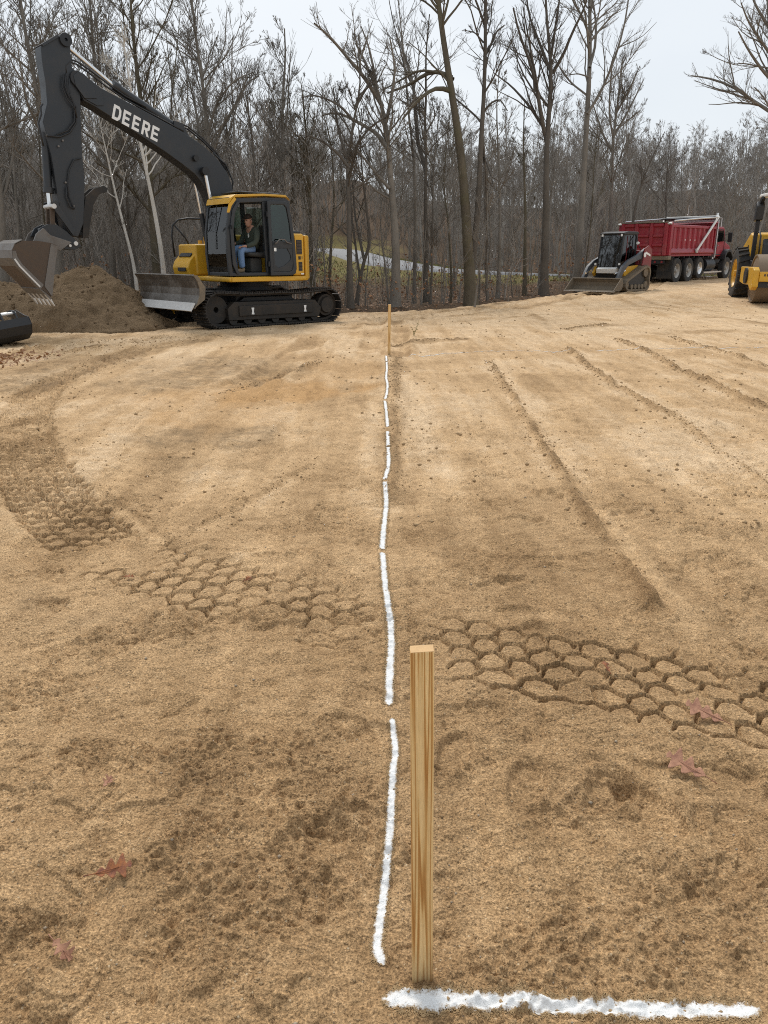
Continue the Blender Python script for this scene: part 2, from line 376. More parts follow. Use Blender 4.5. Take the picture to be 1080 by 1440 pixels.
M['track_steel'] = paint_mat('track_steel', (0.020,0.018,0.016), 0.6, dirt=(0.10,0.073,0.05), amount=0.5, metal=0.2)
M['bucket_steel'] = paint_mat('bucket_steel', (0.17,0.155,0.14), 0.5, dirt=(0.10,0.062,0.036), amount=0.6, metal=0.35)
M['bucket_rust'] = paint_mat('bucket_rust', (0.085,0.060,0.042), 0.75, dirt=(0.15,0.09,0.05), amount=0.5)
M['worn_steel'] = paint_mat('worn_steel', (0.66,0.65,0.63), 0.42, dirt=(0.22,0.18,0.14), amount=0.35, metal=0.6)
M['blade_face'] = paint_mat('blade_face', (0.12,0.105,0.09), 0.38, dirt=(0.42,0.40,0.37), amount=0.55, metal=0.5, scale=2.2)
M['edge_steel'] = simple_mat('bare_edge_steel', (0.62,0.61,0.59), 0.5, metal=0.15, var=0.2, scale=8)
M['chrome'] = simple_mat('cylinder_rod', (0.75,0.75,0.74), 0.18, metal=0.9, var=0.05, bump=0)
M['white'] = simple_mat('white_decal', (0.80,0.80,0.78), 0.55, var=0.06)
M['red'] = paint_mat('truck_red', (0.30,0.012,0.026), 0.38, dirt=(0.22,0.11,0.09), amount=0.28, low_dirt=0.9)
M['red_dusty'] = paint_mat('gate_red', (0.29,0.020,0.032), 0.5, dirt=(0.26,0.13,0.11), amount=0.45)
M['loader_red'] = paint_mat('loader_red', (0.20,0.016,0.020), 0.4, amount=0.3)
M['loader_grey'] = paint_mat('loader_grey', (0.060,0.068,0.080), 0.45, amount=0.3)
M['dirt_steel'] = paint_mat('dusty_steel', (0.17,0.135,0.095), 0.7, dirt=(0.33,0.25,0.16), amount=0.6)
M['drum'] = paint_mat('roller_drum', (0.20,0.145,0.095), 0.6, dirt=(0.27,0.20,0.13), amount=0.6, metal=0.2)
M['wheel_steel'] = simple_mat('wheel_steel', (0.36,0.34,0.31), 0.5, metal=0.4, var=0.25)
M['alu'] = simple_mat('aluminium', (0.72,0.72,0.72), 0.32, metal=0.85, var=0.1)
M['white_metal'] = simple_mat('white_metal', (0.70,0.68,0.64), 0.45, var=0.12)
M['glass'] = glass_mat('cab_glass', (0.66,0.74,0.70), 0.03)
M['glass_green'] = glass_mat('green_glass', (0.20,0.36,0.30), 0.03)
M['glass_dark'] = glass_mat('dark_glass', (0.10,0.14,0.135), 0.03)
M['loader_glass'] = glass_mat('loader_glass', (0.13,0.18,0.18), 0.10)
M['lamp'] = simple_mat('lamp_lens', (0.85,0.85,0.82), 0.2, var=0.05, bump=0)
M['orange'] = simple_mat('orange_lens', (0.6,0.16,0.03), 0.3, bump=0)
M['skin'] = simple_mat('skin', (0.46,0.25,0.18), 0.55, var=0.12, bump=0.05)
M['hoodie'] = simple_mat('dark_green_cloth', (0.048,0.058,0.044), 0.9, var=0.3, scale=25)
M['jeans'] = simple_mat('denim', (0.16,0.26,0.45), 0.9, var=0.3, scale=30)
M['boot'] = simple_mat('tan_boot', (0.22,0.155,0.09), 0.8, var=0.3)
M['cap'] = simple_mat('brown_cap', (0.035,0.025,0.02), 0.9)
M['seat'] = simple_mat('seat_cloth', (0.050,0.048,0.044), 0.85, var=0.3)
# ------------------------------------------------------------------ terrain
_et = np.array([-3.0,-0.6,-0.35,-0.2,-0.05,0.03,0.08,0.13,0.18,0.24,0.30,0.38,0.5,0.8,3.0])
_ed = np.array([17.5,18.5,19.6,20.5,22.0,22.8,24.0,26.5,28.5,31.0,36.0,41.0,44.0,46.0,46.0])
def edge_dist(x, y):
    """metres beyond the edge of the clearing (negative inside it)"""
    return y - np.interp(x/np.maximum(y, 0.5), _et, _ed)
def T(x, y):
    x = np.asarray(x, float); y = np.asarray(y, float)
    return 0.34*sstep(3, 12, x)*sstep(15, 31, y) + 0.012*np.clip(y-31, 0, 12)*sstep(3, 12, x)
ROAD = np.array([[*(at_depth(px, py, d))] for px, py, d in
                 [(1000,390,58),(800,388,55),(700,384,52),(600,378,55),(555,371,59),(520,364,66),(497,357,76),(478,352,90),(455,350,110)]])
def road_near(x, y):
    best = np.full(np.shape(x), 1e9); zz = np.zeros(np.shape(x))
    for a, b in zip(ROAD[:-1], ROAD[1:]):
        d = b[:2]-a[:2]; t = np.clip(((x-a[0])*d[0]+(y-a[1])*d[1])/(d@d), 0, 1)
        r = np.hypot(x-a[0]-t*d[0], y-a[1]-t*d[1]); m = r < best
        best = np.where(m, r, best); zz = np.where(m, a[2]+t*(b[2]-a[2]), zz)
    return best, zz
def floor_z(x, y):
    x = np.asarray(x, float); y = np.asarray(y, float); s = edge_dist(x, y)
    z = T(x, y) - 0.30 + 0.32*sstep(-0.9, 0.35, s) - 0.40*sstep(0.8, 7, s)
    z = z + 0.16*np.clip(y-84, 0, 120)*sstep(84, 110, y)*(0.85+0.35*noise2(x*0.017, y*0+3.3, 79)+0.15*noise2(x*0.06, y*0+1.3, 80)) + 0.02*np.clip(-x-8, 0, 60)*sstep(2, 20, s)
    r, rz = road_near(x, y); w = np.exp(-(r/9.0)**2)*sstep(3, 14, s); z = z*(1-w) + (rz-0.06)*w
    n = 0.10*fbm(x*0.5, y*0.5, 3, 71) + 0.05*fbm(x*2.3, y*2.3, 2, 75)
    return z + n*sstep(-0.5, 2, s)*(1-0.8*np.exp(-(r/3.5)**2))

# --- the sand sheet: one graded grid, dense where the surface is close to the viewpoint
_ang = np.linspace(math.atan(0.85/CAM_H), math.atan(64/CAM_H), 980)
GY = np.concatenate([[-60,-20,-6,-2,-0.8,-0.2,0.05], np.linspace(0.2,0.84,28), CAM_H*np.tan(_ang)])
_g = np.concatenate([1+np.arange(1,26)*0.018, [1.6,1.9,2.5,4.5,9.0]])
GU = np.concatenate([-_g[::-1], np.linspace(-1, 1, 600), _g])
def half_w(y): return 0.55 + 0.55*np.maximum(y, 0)
YY, UU = np.meshgrid(GY, GU, indexing='ij'); XX = UU*half_w(YY)
def near_path(x, y, pts, want_dir=False):
    """distance, signed offset and arc length to a polyline, for flat arrays"""
    pts = np.asarray(pts)[:, :2]; best = np.full(x.shape, 1e9); off = np.zeros(x.shape); arc = np.zeros(x.shape); acc = 0; dd = np.zeros((2,)+x.shape)
    for a, b in zip(pts[:-1], pts[1:]):
        d = b-a; L = np.hypot(*d); t = np.clip(((x-a[0])*d[0]+(y-a[1])*d[1])/(L*L), 0, 1)
        r = np.hypot(x-a[0]-t*d[0], y-a[1]-t*d[1]); m = r < best
        best = np.where(m, r, best); off = np.where(m, ((x-a[0])*d[1]-(y-a[1])*d[0])/L, off); arc = np.where(m, acc+t*L, arc); acc += L
        dd[0] = np.where(m, d[0]/L, dd[0]); dd[1] = np.where(m, d[1]/L, dd[1])
    return (best, off, arc, dd) if want_dir else (best, off, arc)
def smooth_path(px, n=6):
    p = np.array([on_ground(*q)[:2] for q in px]); out = []
    for i in range(len(p)-1):
        p0, p1, p2, p3 = p[max(i-1,0)], p[i], p[i+1], p[min(i+2,len(p)-1)]
        for t in np.arange(n)/n:
            out.append(0.5*((2*p1)+(p2-p0)*t+(2*p0-5*p1+4*p2-p3)*t*t+(3*p1-p0-3*p2+p3)*t**3))
    out.append(p[-1]); return np.array(out)
TREAD = smooth_path([(300,470),(225,482),(150,508),(85,532),(50,556),(36,585),(36,618),(45,655),(70,700),(115,743),(170,776),(240,805),(320,832),(400,856),(480,876),(560,890),(640,906),(740,930),(820,940),(900,953),(1000,975),(1130,1006)])
RIDGES = [(0.034, 0.030, [(688,508),(712,545),(745,590),(775,640),(815,710),(860,770),(905,830),(945,893)]),
          (0.040, 0.034, [(798,488),(850,530),(900,560),(945,585)]), (0.012, 0.03, [(945,585),(1000,622),(1080,680)]),
          (0.045, 0.036, [(868,476),(930,505),(1000,540),(1080,572)]), (0.04, 0.034, [(945,475),(1010,495),(1080,515)]),
          (0.020, 0.022, [(557,500),(556,560),(556,640),(553,700)]), (0.016, 0.02, [(250,780),(215,735),(120,680)]),
          (0.030, 0.05, [(315,552),(350,538),(400,524),(450,508)]), (0.014, 0.018, [(840,868),(760,862),(640,850)]),
          (0.05, 0.06, [(555,487),(600,482),(655,477)]), (0.04, 0.05, [(790,462),(860,456)]), (0.016, 0.02, [(450,640),(370,690),(250,755)]),
          (0.018, 0.016, [(620,985),(690,976),(740,985)]), (0.018, 0.02, [(905,1200),(950,1228),(1000,1250)]), (0.018, 0.02, [(250,1170),(300,1185),(340,1215),(390,1235)]),
          (0.06, 0.06, [(0,497),(60,490),(120,484),(240,474)]), (0.04, 0.05, [(60,502),(130,490),(200,482)])]
BANDS = [(0.24, [(318,548),(365,530),(400,512),(425,492),(445,472)], 0.11), (0.2, [(520,500),(527,475),(530,448)], 0.10), (0.2, [(556,505),(558,480),(560,450)], 0.10),
         (0.3, [(860,428),(900,420),(930,408),(960,402)], 0.16), (0.3, [(560,440),(700,432),(800,424),(900,415)], 0.2), (0.3, [(500,452),(640,442),(760,425),(830,416)], 0.2)]
def build_sand():
    x = XX.ravel(); y = YY.ravel(); z = T(x, y); s = edge_dist(x, y)
    near = np.flatnonzero((y > 0.2) & (y < 16) & (np.abs(x) < 12)); xn, yn = x[near], y[near]
    far = np.flatnonzero((y > 0) & (y < 50) & (np.abs(x) < 32)); xf, yf = x[far], y[far]
    # broad undulation, streaks of the grading bucket
    z[far] += 0.030*fbm(xf*0.45, yf*0.45, 3, 1) + 0.012*fbm(xf*2.2+0.1*yf, yf*0.25, 3, 5)*sstep(1.5, 4, yf)
    damp = 1/(1+0.03*yn**2)
    rough = fbm(xn*2.1, yn*2.1, 3, 11)
    z[near] += 0.012*rough + 0.0085*fbm(xn*8, yn*8, 4, 15, 0.6)
    # crumbly loose areas
    z[near] -= 0.8*(0.012*rough)*np.exp(-((yn-1.16)/0.10)**2)*sstep(-0.25, -0.05, xn)
    pm = sstep(0.08, 0.5, fbm(xn*1.5+3, yn*1.9, 4, 21, 0.6))
    r1 = 1-np.abs(noise2(xn*24, yn*24, 31))*1.8; r2 = noise2(xn*55, yn*55, 33)
    z[near] += pm*(0.017*r1*np.clip(noise2(xn*12, yn*12, 35)+0.45, 0, 1) + 0.009*r2 - 0.004)
    z[near] += 0.0030*noise2(xn*62, yn*62, 37)*(0.7+0.6*pm) + 0.0040*noise2(xn*31, yn*31, 38)
    pits = sstep(0.30, 0.55, noise2(xn*17, yn*17, 39))*sstep(-0.1, 0.3, noise2(xn*2.9, yn*2.9, 40)); z[near] -= 0.007*pits
    # small slumped scarps: steps along warped contour lines
    c = fbm(xn*1.7+0.6*rough, yn*1.7, 3, 41); c += 0.10*noise2(xn*9, yn*9, 44)+0.06*noise2(xn*23, yn*23, 45); step = (sstep(-0.03, 0.03, c) - 0.5)*0.018 + (sstep(0.33, 0.38, c)-0.5)*0.018
    calm = 1-0.85*np.exp(-((yn-1.16)/0.10)**2)*sstep(-0.25, -0.05, xn)
    z[near] += 0.65*step*sstep(0.05, 0.45, noise2(xn*1.9+9, yn*1.9, 43))*calm
    dry = np.full(x.shape, 0.62); rust = np.zeros((len(x), 2))
    dry[far] = 0.34 + 0.42*sstep(1.4, 6, yf) + 0.30*sstep(9, 19, yf) + 0.30*fbm(xf*2.4+0.1*yf, yf*0.22, 3, 51)*sstep(2, 5, yf) + 0.22*fbm(xf*0.6, yf*0.6, 3, 55)
    dry[near] -= 0.07*pm
    # boot prints and scuffed crescents
    rng = np.random.default_rng(4)
    for k in range(170):
        yy = 0.9 + 8.5*rng.random()**1.5; xx = (rng.random()*2-1)*(0.7+0.55*yy)
        if abs(yy-1.16) < 0.3 and xx > -0.25: yy += 0.7
        a = rng.normal(0, 0.7) + (0 if rng.random() < 0.6 else 1.4); L = 0.145*rng.uniform(0.8, 1.05); W = 0.052*rng.uniform(0.9, 1.3)
        m = near[(np.abs(xn-xx) < 0.3) & (np.abs(yn-yy) < 0.3)]
        dx, dy = x[m]-xx, y[m]-yy; p = (dx*math.sin(a)+dy*math.cos(a))/L; q = (dx*math.cos(a)-dy*math.sin(a))/(W*(1+0.18*np.sin(2.2*p)))
        d = np.sqrt(p**2+q**2)*(1+0.10*noise2(x[m]*14, y[m]*14, k)); dep = rng.uniform(0.008, 0.024)
        z[m] += -dep*(1-sstep(0.80, 1.02, d))*(0.65+0.35*p) + dep*0.5*np.exp(-((d-1.14)/0.12)**2)*(0.5+0.5*noise2(x[m]*9, y[m]*9, k+9))
    # wheel print with a hexagon tread
    m = near[(yn < 15)]; d, off, arc, dr = near_path(x[m], y[m], TREAD, True); k = d < 0.6; m = m[k]; off = off[k]; arc = arc[k]; d = d[k]; dr = dr[:, k]
    wob = 0.016*noise2(x[m]*6, y[m]*6, 61)+0.006*noise2(x[m]*17, y[m]*17, 60); a = 0.120; rowh = 0.104
    qa = (arc+0.018*noise2(x[m]*6+4, y[m]*6, 62))/a; qb = (off+wob)/rowh + 0.5
    d1 = np.full(len(m), 9.0); d2 = np.full(len(m), 9.0); va = np.zeros(len(m)); vb = np.zeros(len(m)); ia = np.zeros(len(m)); ib = np.zeros(len(m)); r0 = np.floor(qb)
    for i in (-1, 0, 1, 2):
        row = r0+i; sh = 0.5*np.mod(row, 2); c0 = np.round(qa-sh)
        for j in (-1, 0, 1):
            ga = (qa-(c0+j+sh))*a; gb = (qb-row)*rowh; dd = np.hypot(ga, gb); va = np.where(dd < d1, ga, va); vb = np.where(dd < d1, gb, vb); ia = np.where(dd < d1, c0+j, ia); ib = np.where(dd < d1, row, ib); n1 = np.minimum(d1, dd); d2 = np.minimum(np.maximum(d1, dd), d2); d1 = n1
    e = d2-d1+0.005*noise2(x[m]*30, y[m]*30, 68); back = va*dr[1]-vb*dr[0]        # towards the far rim of each cell
    far_ = sstep(3.4, 4.6, y[m]); bk = back+0.010*noise2(x[m]*20, y[m]*20, 69)
    ring = sstep(0.0, 0.010+0.022*far_, e)*(1-sstep(0.018+0.034*far_, 0.040+0.06*far_, e))
    cell = 0.12*sstep(0.003, 0.020, e) + 0.88*ring*sstep(-0.022-0.02*far_, 0.022, bk)
    rnd = _hash(ia, ib, 5)/4294967296.0; cell *= np.where(rnd < 0.05, 0.3, 0.8+0.45*rnd)
    inside = 1-sstep(0.235, 0.275, np.abs(off)+0.04*noise2(x[m]*5, y[m]*5, 63))
    near_part = sstep(3.4, 4.6, y[m])
    keep = np.maximum(near_part, sstep(-0.60, -0.10, noise2(arc*1.55+2.3, off*2+0.5, 64))) * (0.7+0.3*sstep(1.0, 3.0, arc))
    keep *= 1-0.85*np.exp(-((arc - arc[np.argmin(np.hypot(x[m]-0.1, y[m]-3.0))])/0.25)**2)
    depth = 0.025 + 0.018*near_part + 0.008*noise2(x[m]*3, y[m]*3, 65)
    tre = (-1.35*depth*cell*np.clip(1.0+0.7*noise2(x[m]*6, y[m]*6, 70), 0.35, 1.35) + 0.003*np.exp(-(e/0.012)**2))*inside*keep
    berm = 0.014*np.exp(-((np.abs(off)-0.30)/0.05)**2)*(0.5+0.8*noise2(x[m]*6, y[m]*6, 66))*(0.4+0.6*keep)
    zs = T(x[m], y[m]) + 0.030*fbm(x[m]*0.45, y[m]*0.45, 3, 1) + 0.010*noise2(x[m]*5, y[m]*5, 67)+0.004*noise2(x[m]*33, y[m]*33, 66); z[m] += (zs-z[m])*0.75*inside*keep
    z[m] += tre + berm; dry[m] += (-0.02-0.14*near_part)*inside*keep
    # ridges left by the edge of the blade
    for hgt, wid, px in RIDGES:
        p = smooth_path(px, 4); bb = (x > p[:,0].min()-0.6) & (x < p[:,0].max()+0.6) & (y > p[:,1].min()-0.6) & (y < p[:,1].max()+0.6)
        m = np.flatnonzero(bb); d, off, arc = near_path(x[m], y[m], p); ww = wid*(1+0.004*y[m]**2)
        ends = sstep(0, 0.25, arc)*(1-sstep(arc.max()-0.25, arc.max(), arc)); off = off + 0.03*noise2(x[m]*2.5, y[m]*2.5, 81)
        br = np.clip(0.72+0.9*noise2(arc*1.8, arc*0, 83)+0.5*noise2(x[m]*11, y[m]*11, 84), 0, 1.3)
        z[m] += ends*(hgt*1.35*br*np.exp(-(off/(0.8*ww))**2) + hgt*0.14*(sstep(-1.5*ww, 0, off)-1)*np.exp(-(np.minimum(off,0)/(9*ww))**2))
        dry[m] += ends*(0.16*np.exp(-((off+3.2*ww)/(2.6*ww))**2) - 0.25*br*np.exp(-(off/ww)**2))
    for wid, px, pitch in BANDS:
        p = smooth_path(px, 5); bb = (x > p[:,0].min()-1) & (x < p[:,0].max()+1) & (y > p[:,1].min()-1) & (y < p[:,1].max()+1)
        m = np.flatnonzero(bb); d, off, arc = near_path(x[m], y[m], p); ends = sstep(0, 0.4, arc)*(1-sstep(arc.max()-0.4, arc.max(), arc))
        ins = (1-sstep(wid, wid*1.25, np.abs(off)))*ends*np.clip(0.7+noise2(x[m]*0.9, y[m]*0.9, 91), 0, 1); bar = np.sin(2*np.pi*(arc+0.3*np.abs(off))/pitch)
        z[m] += ins*(0.022*bar-0.03) + ends*0.03*np.exp(-((np.abs(off)-wid*1.3)/0.08)**2); dry[m] -= 0.34*ins
    # patches of other soil; darker tone round the machines and heap foot
    def patch(px, py, rx, ry, ch, amt):
        c = on_ground(px, py); m = far[(np.abs(xf-c[0]) < 3*rx) & (np.abs(yf-c[1]) < 3*ry)]
        d = np.hypot((x[m]-c[0])/rx, (y[m]-c[1])/ry) + 0.45*fbm(x[m]*2.2, y[m]*1.4, 4, 95+int(px))
        rust[m, ch] = np.maximum(rust[m, ch], amt*(1-sstep(0.5, 1.1, d)))
    for a in [(395,548,1.0,1.0,0,1.0),(300,560,1.0,1.4,0,0.5),(340,590,0.5,0.6,0,0.35),(480,520,0.7,1.2,0,0.35),(255,610,0.4,0.6,1,0.9),(345,612,0.35,0.55,1,0.9),(300,605,0.5,0.3,1,0.3),
              (250,535,0.9,0.9,1,0.85),(310,515,1.1,1.3,1,0.9),(120,505,1.4,0.9,1,0.5),(20,535,0.7,1.2,1,0.9),(70,520,1.0,0.9,1,0.75),(240,655,0.35,0.3,1,0.35),
              (640,434,2.6,0.9,1,0.6),(500,455,1.6,0.8,1,0.25),(60,845,0.1,0.1,1,0.5),(130,872,0.13,0.12,1,0.35),(545,838,0.06,0.04,1,0.9),(350,458,1.8,0.7,1,0.5),(440,448,1.2,0.6,1,0.5),(240,465,1.2,0.6,1,0.6),(140,474,1.6,0.45,1,0.6),(330,470,2.0,0.5,1,0.3),(860,410,1.4,0.7,1,0.35),(1000,398,2.2,1.2,1,0.35),(1050,428,1.2,0.7,1,0.4)]: patch(*a)
    for wid, amt, px in [(0.10,0.5,[(556,487),(600,483),(655,477)]),(0.16,0.5,[(790,462),(825,459),(862,457)]),(0.22,0.45,[(480,462),(560,450),(640,444),(720,436),(800,424),(850,416)]),(0.22,0.45,[(500,452),(600,441),(700,428),(780,417)]),
                     (0.14,0.4,[(870,424),(895,434),(940,440),(1000,446)]),(0.14,0.4,[(880,420),(905,430),(950,437),(1010,442)]),(0.2,0.4,[(1000,448),(1040,452),(1090,460)]),(0.2,0.3,[(930,470),(1010,466),(1090,470)]),
                     (0.10,0.5,[(60,495),(120,489),(180,481),(250,474)]),(0.10,0.4,[(0,470),(90,466),(180,460)]),(0.3,0.35,[(20,520),(120,505),(230,490),(330,470)]),(0.10,0.35,[(750,442),(765,452),(775,462)]),(0.09,0.35,[(560,505),(556,600),(555,700)]),
                     (0.035,0.22,[(688,508),(712,545),(745,590),(775,640),(815,710),(860,770)]),(0.045,0.24,[(798,488),(850,530),(900,560),(945,585)]),(0.055,0.24,[(868,476),(930,505),(1000,540),(1080,572)]),(0.06,0.24,[(945,475),(1010,495),(1080,515)]),(0.15,0.3,[(640,452),(720,446),(800,440),(900,438)])]:
        p = smooth_path(px, 4); bb = (x > p[:,0].min()-2) & (x < p[:,0].max()+2) & (y > p[:,1].min()-2) & (y < p[:,1].max()+2)  # darker lines with pale flanks drawn along ridges, ruts and tracks
        m = np.flatnonzero(bb); d, off, arc = near_path(x[m], y[m], p); d = d + 0.5*wid*noise2(x[m]*2, y[m]*2, 301)
        g = np.exp(-(d/wid)**2)*np.clip(0.75+0.9*noise2(x[m]*1.7, y[m]*1.7, 303), 0.1, 1.2); rust[m,1] = np.maximum(rust[m,1], np.clip(1.7*amt*g, 0, 1)); dry[m] += amt*(0.45*np.exp(-((d-2.4*wid)/(1.1*wid))**2) - 1.1*g); z[m] += 0.03*g*noise2(x[m]*4, y[m]*1.2, 305)
    # soil thrown up round both stakes
    for px, py in ((594,1377),(547,498)):
        c = on_ground(px, py); d = np.hypot(x-c[0], y-c[1]); z += 0.016*np.exp(-(d/0.10)**2) + 0.012*np.exp(-(d/0.06)**2)*noise2(x*40, y*40, 99); dry -= 0.3*np.exp(-(d/0.12)**2)
    z += -0.10*sstep(-0.6, 0.3, s) - 0.9*sstep(0.3, 4, s)
    return z.reshape(XX.shape), np.clip(dry, 0, 1), np.clip(rust, 0, 1)
ZZ, _dry, _rust = build_sand()
def sand_z(x, y):
    """height of the built sand mesh at (x, y)"""
    x = np.asarray(x, float); y = np.asarray(y, float)
    i = np.clip(np.searchsorted(GY, y)-1, 0, len(GY)-2); fy = (y-GY[i])/(GY[i+1]-GY[i])
    u = x/half_w(y); j = np.clip(np.searchsorted(GU, u)-1, 0, len(GU)-2); fx = (u-GU[j])/(GU[j+1]-GU[j])
    return (ZZ[i,j]*(1-fx)+ZZ[i,j+1]*fx)*(1-fy)+(ZZ[i+1,j]*(1-fx)+ZZ[i+1,j+1]*fx)*fy
def grid_quads(nr, nc):
    a = (np.arange(nr-1)[:,None]*nc+np.arange(nc-1)[None,:]).ravel(); return np.stack([a, a+1, a+nc+1, a+nc], 1)
_me = mesh_arrays('sand_ground', np.stack([XX, YY, ZZ], -1), grid_quads(*XX.shape), smooth=True)
_at = _me.attributes.new('dry', 'FLOAT', 'POINT'); _at.data.foreach_set('value', _dry.astype(np.float32))
_at = _me.attributes.new('rust', 'FLOAT_COLOR', 'POINT')
_at.data.foreach_set('color', np.concatenate([_rust, np.zeros((len(_rust),1)), np.ones((len(_rust),1))], 1).astype(np.float32).ravel())
sand = mesh_obj('sand_ground', _me, M['sand']); sand['kind'] = 'structure'

# --- the wood floor with its grassy verge, reaching past the last trees
_fx = np.concatenate([np.linspace(-260,-75,14)[:-1], np.linspace(-75,100,230), np.linspace(100,300,14)[1:]])
_fy = np.concatenate([np.linspace(14,70,130)[:-1], np.linspace(70,140,60), np.linspace(140,420,14)[1:]])
_Y, _X = np.meshgrid(_fy, _fx, indexing='ij'); _Z = floor_z(_X, _Y)
_me = mesh_arrays('forest_floor', np.stack([_X,_Y,_Z], -1), grid_quads(*_X.shape), smooth=True)
_r, _ = road_near(_X.ravel(), _Y.ravel()); _s = edge_dist(_X.ravel(), _Y.ravel())
_gr = (1-sstep(4.5, 11, _r+2.5*noise2(_X.ravel()*0.3, _Y.ravel()*0.3, 7)))*sstep(3, 9, _s)
_at = _me.attributes.new('grass', 'FLOAT', 'POINT'); _at.data.foreach_set('value', _gr.astype(np.float32))
ff = mesh_obj('forest_floor', _me, M['floor']); ff['kind'] = 'structure'
# --- road through the wood
_c = []
for a, b in zip(ROAD[:-1], ROAD[1:]): _c += [a+(b-a)*t for t in np.arange(8)/8]
_c = np.array(_c+[ROAD[-1]]); _d = np.gradient(_c, axis=0); _n = np.stack([-_d[:,1], _d[:,0]], 1); _n /= np.linalg.norm(_n, axis=1)[:,None]
_v = []
for off, up in ((-2.0,-0.25),(-1.75,0.05),(0,0.09),(1.75,0.05),(2.0,-0.25)):
    p = _c.copy(); p[:,:2] += _n*off; p[:,2] = _c[:,2]+up; _v.append(p)
_v = np.stack(_v, 1)
road = mesh_obj('road', mesh_arrays('road', _v, grid_quads(_v.shape[0], 5), smooth=True), M['asphalt']); road['kind'] = 'structure'
# ------------------------------------------------------------------ bare trees
def tubes(P, Rr, sides):
    """P (N,K,3), Rr (N,K) -> verts, quads"""
    N, K, _ = P.shape
    t = np.empty_like(P); t[:,1:-1] = P[:,2:]-P[:,:-2]; t[:,0] = P[:,1]-P[:,0]; t[:,-1] = P[:,-1]-P[:,-2]
    t /= np.linalg.norm(t, axis=2, keepdims=True)+1e-9
    ref = np.where(np.abs(t[:,:1,2:3]) < 0.8, np.array([0,0,1.0]), np.array([1.0,0,0])); ref = np.broadcast_to(ref, t.shape)
    a = np.cross(t, ref); a /= np.linalg.norm(a, axis=2, keepdims=True)+1e-9; b = np.cross(t, a)
    th = np.arange(sides)*2*np.pi/sides
    V = P[:,:,None,:] + (a[:,:,None,:]*np.cos(th)[None,None,:,None] + b[:,:,None,:]*np.sin(th)[None,None,:,None])*Rr[:,:,None,None]
    i = np.arange(N)[:,None,None]*K*sides + np.arange(K-1)[None,:,None]*sides; k = np.arange(sides)[None,None,:]; k2 = (k+1) % sides
    Q = np.stack([i+k, i+k2, i+sides+k2, i+sides+k], -1).reshape(-1, 4)
    return V.reshape(-1, 3), Q
def sample(P, Rr, idx, t):
    K = P.shape[1]; f = t*(K-1); j = np.clip(f.astype(int), 0, K-2); w = (f-j)[:,None]
    p = P[idx,j]*(1-w)+P[idx,j+1]*w; d = P[idx,j+1]-P[idx,j]; L = np.linalg.norm(d, axis=1, keepdims=True); r = Rr[idx,j]*(1-w[:,0])+Rr[idx,j+1]*w[:,0]
    return p, d/(L+1e-9), r
def spawn(rng, P, Rr, n_per, t0, t1, len_ratio, ang, rad_ratio, K, up, wig, rmin, len_abs=None):
    """a new level of branches along the given ones"""
    N = P.shape[0]; plen = np.linalg.norm(np.diff(P, axis=1), axis=2).sum(1)
    cnt = rng.poisson(n_per, N) if np.ndim(n_per) == 0 else n_per; cnt = np.maximum(cnt, 1); idx = np.repeat(np.arange(N), cnt)
    M_ = len(idx); t = t0+(t1-t0)*rng.random(M_)
    p, d, r = sample(P, Rr, idx, t)
    rv = rng.normal(size=(M_,3)); side = rv-(rv*d).sum(1,keepdims=True)*d; side /= np.linalg.norm(side, axis=1, keepdims=True)+1e-9
    side[:,2] = np.abs(side[:,2])*0.4+side[:,2]*0.6
    a = np.radians(rng.normal(ang, 13, M_)); dr = d*np.cos(a)[:,None]+side*np.sin(a)[:,None]; dr /= np.linalg.norm(dr, axis=1, keepdims=True)
    L = (len_abs if len_abs else plen[idx]*len_ratio)*(1.12-0.75*(t-t0)/(t1-t0+1e-9))*rng.uniform(0.55, 1.2, M_)
    out = np.empty((M_,K,3)); out[:,0] = p; step = L/(K-1); cur = dr
    for k in range(1, K):
        cur = cur + rng.normal(0, wig, (M_,3)); cur[:,2] += up/(K-1); cur /= np.linalg.norm(cur, axis=1, keepdims=True); out[:,k] = out[:,k-1]+cur*step[:,None]
    r0 = np.clip(np.minimum(r*rad_ratio, L*0.0165+0.003), rmin, None); tap = np.linspace(1, 0.30, K)
    return out, np.maximum(r0[:,None]*tap[None], rmin*0.7)
def resample(pts, K):
    pts = np.asarray(pts, float); s = np.concatenate([[0], np.cumsum(np.linalg.norm(np.diff(pts, axis=0), axis=1))]); q = np.linspace(0, s[-1], K)
    # smooth the corners with a small running mean of a fine sampling
    f = np.linspace(0, s[-1], 6*K); P = np.stack([np.interp(f, s, pts[:,i]) for i in range(3)], 1); Pp = np.pad(P, ((5,5),(0,0)), 'edge'); Pp = np.stack([np.convolve(Pp[:,i], np.ones(11)/11, 'valid') for i in range(3)], 1); Pp[0] = pts[0]; Pp[-1] = pts[-1]
    return np.stack([np.interp(q, f, Pp[:,i]) for i in range(3)], 1)
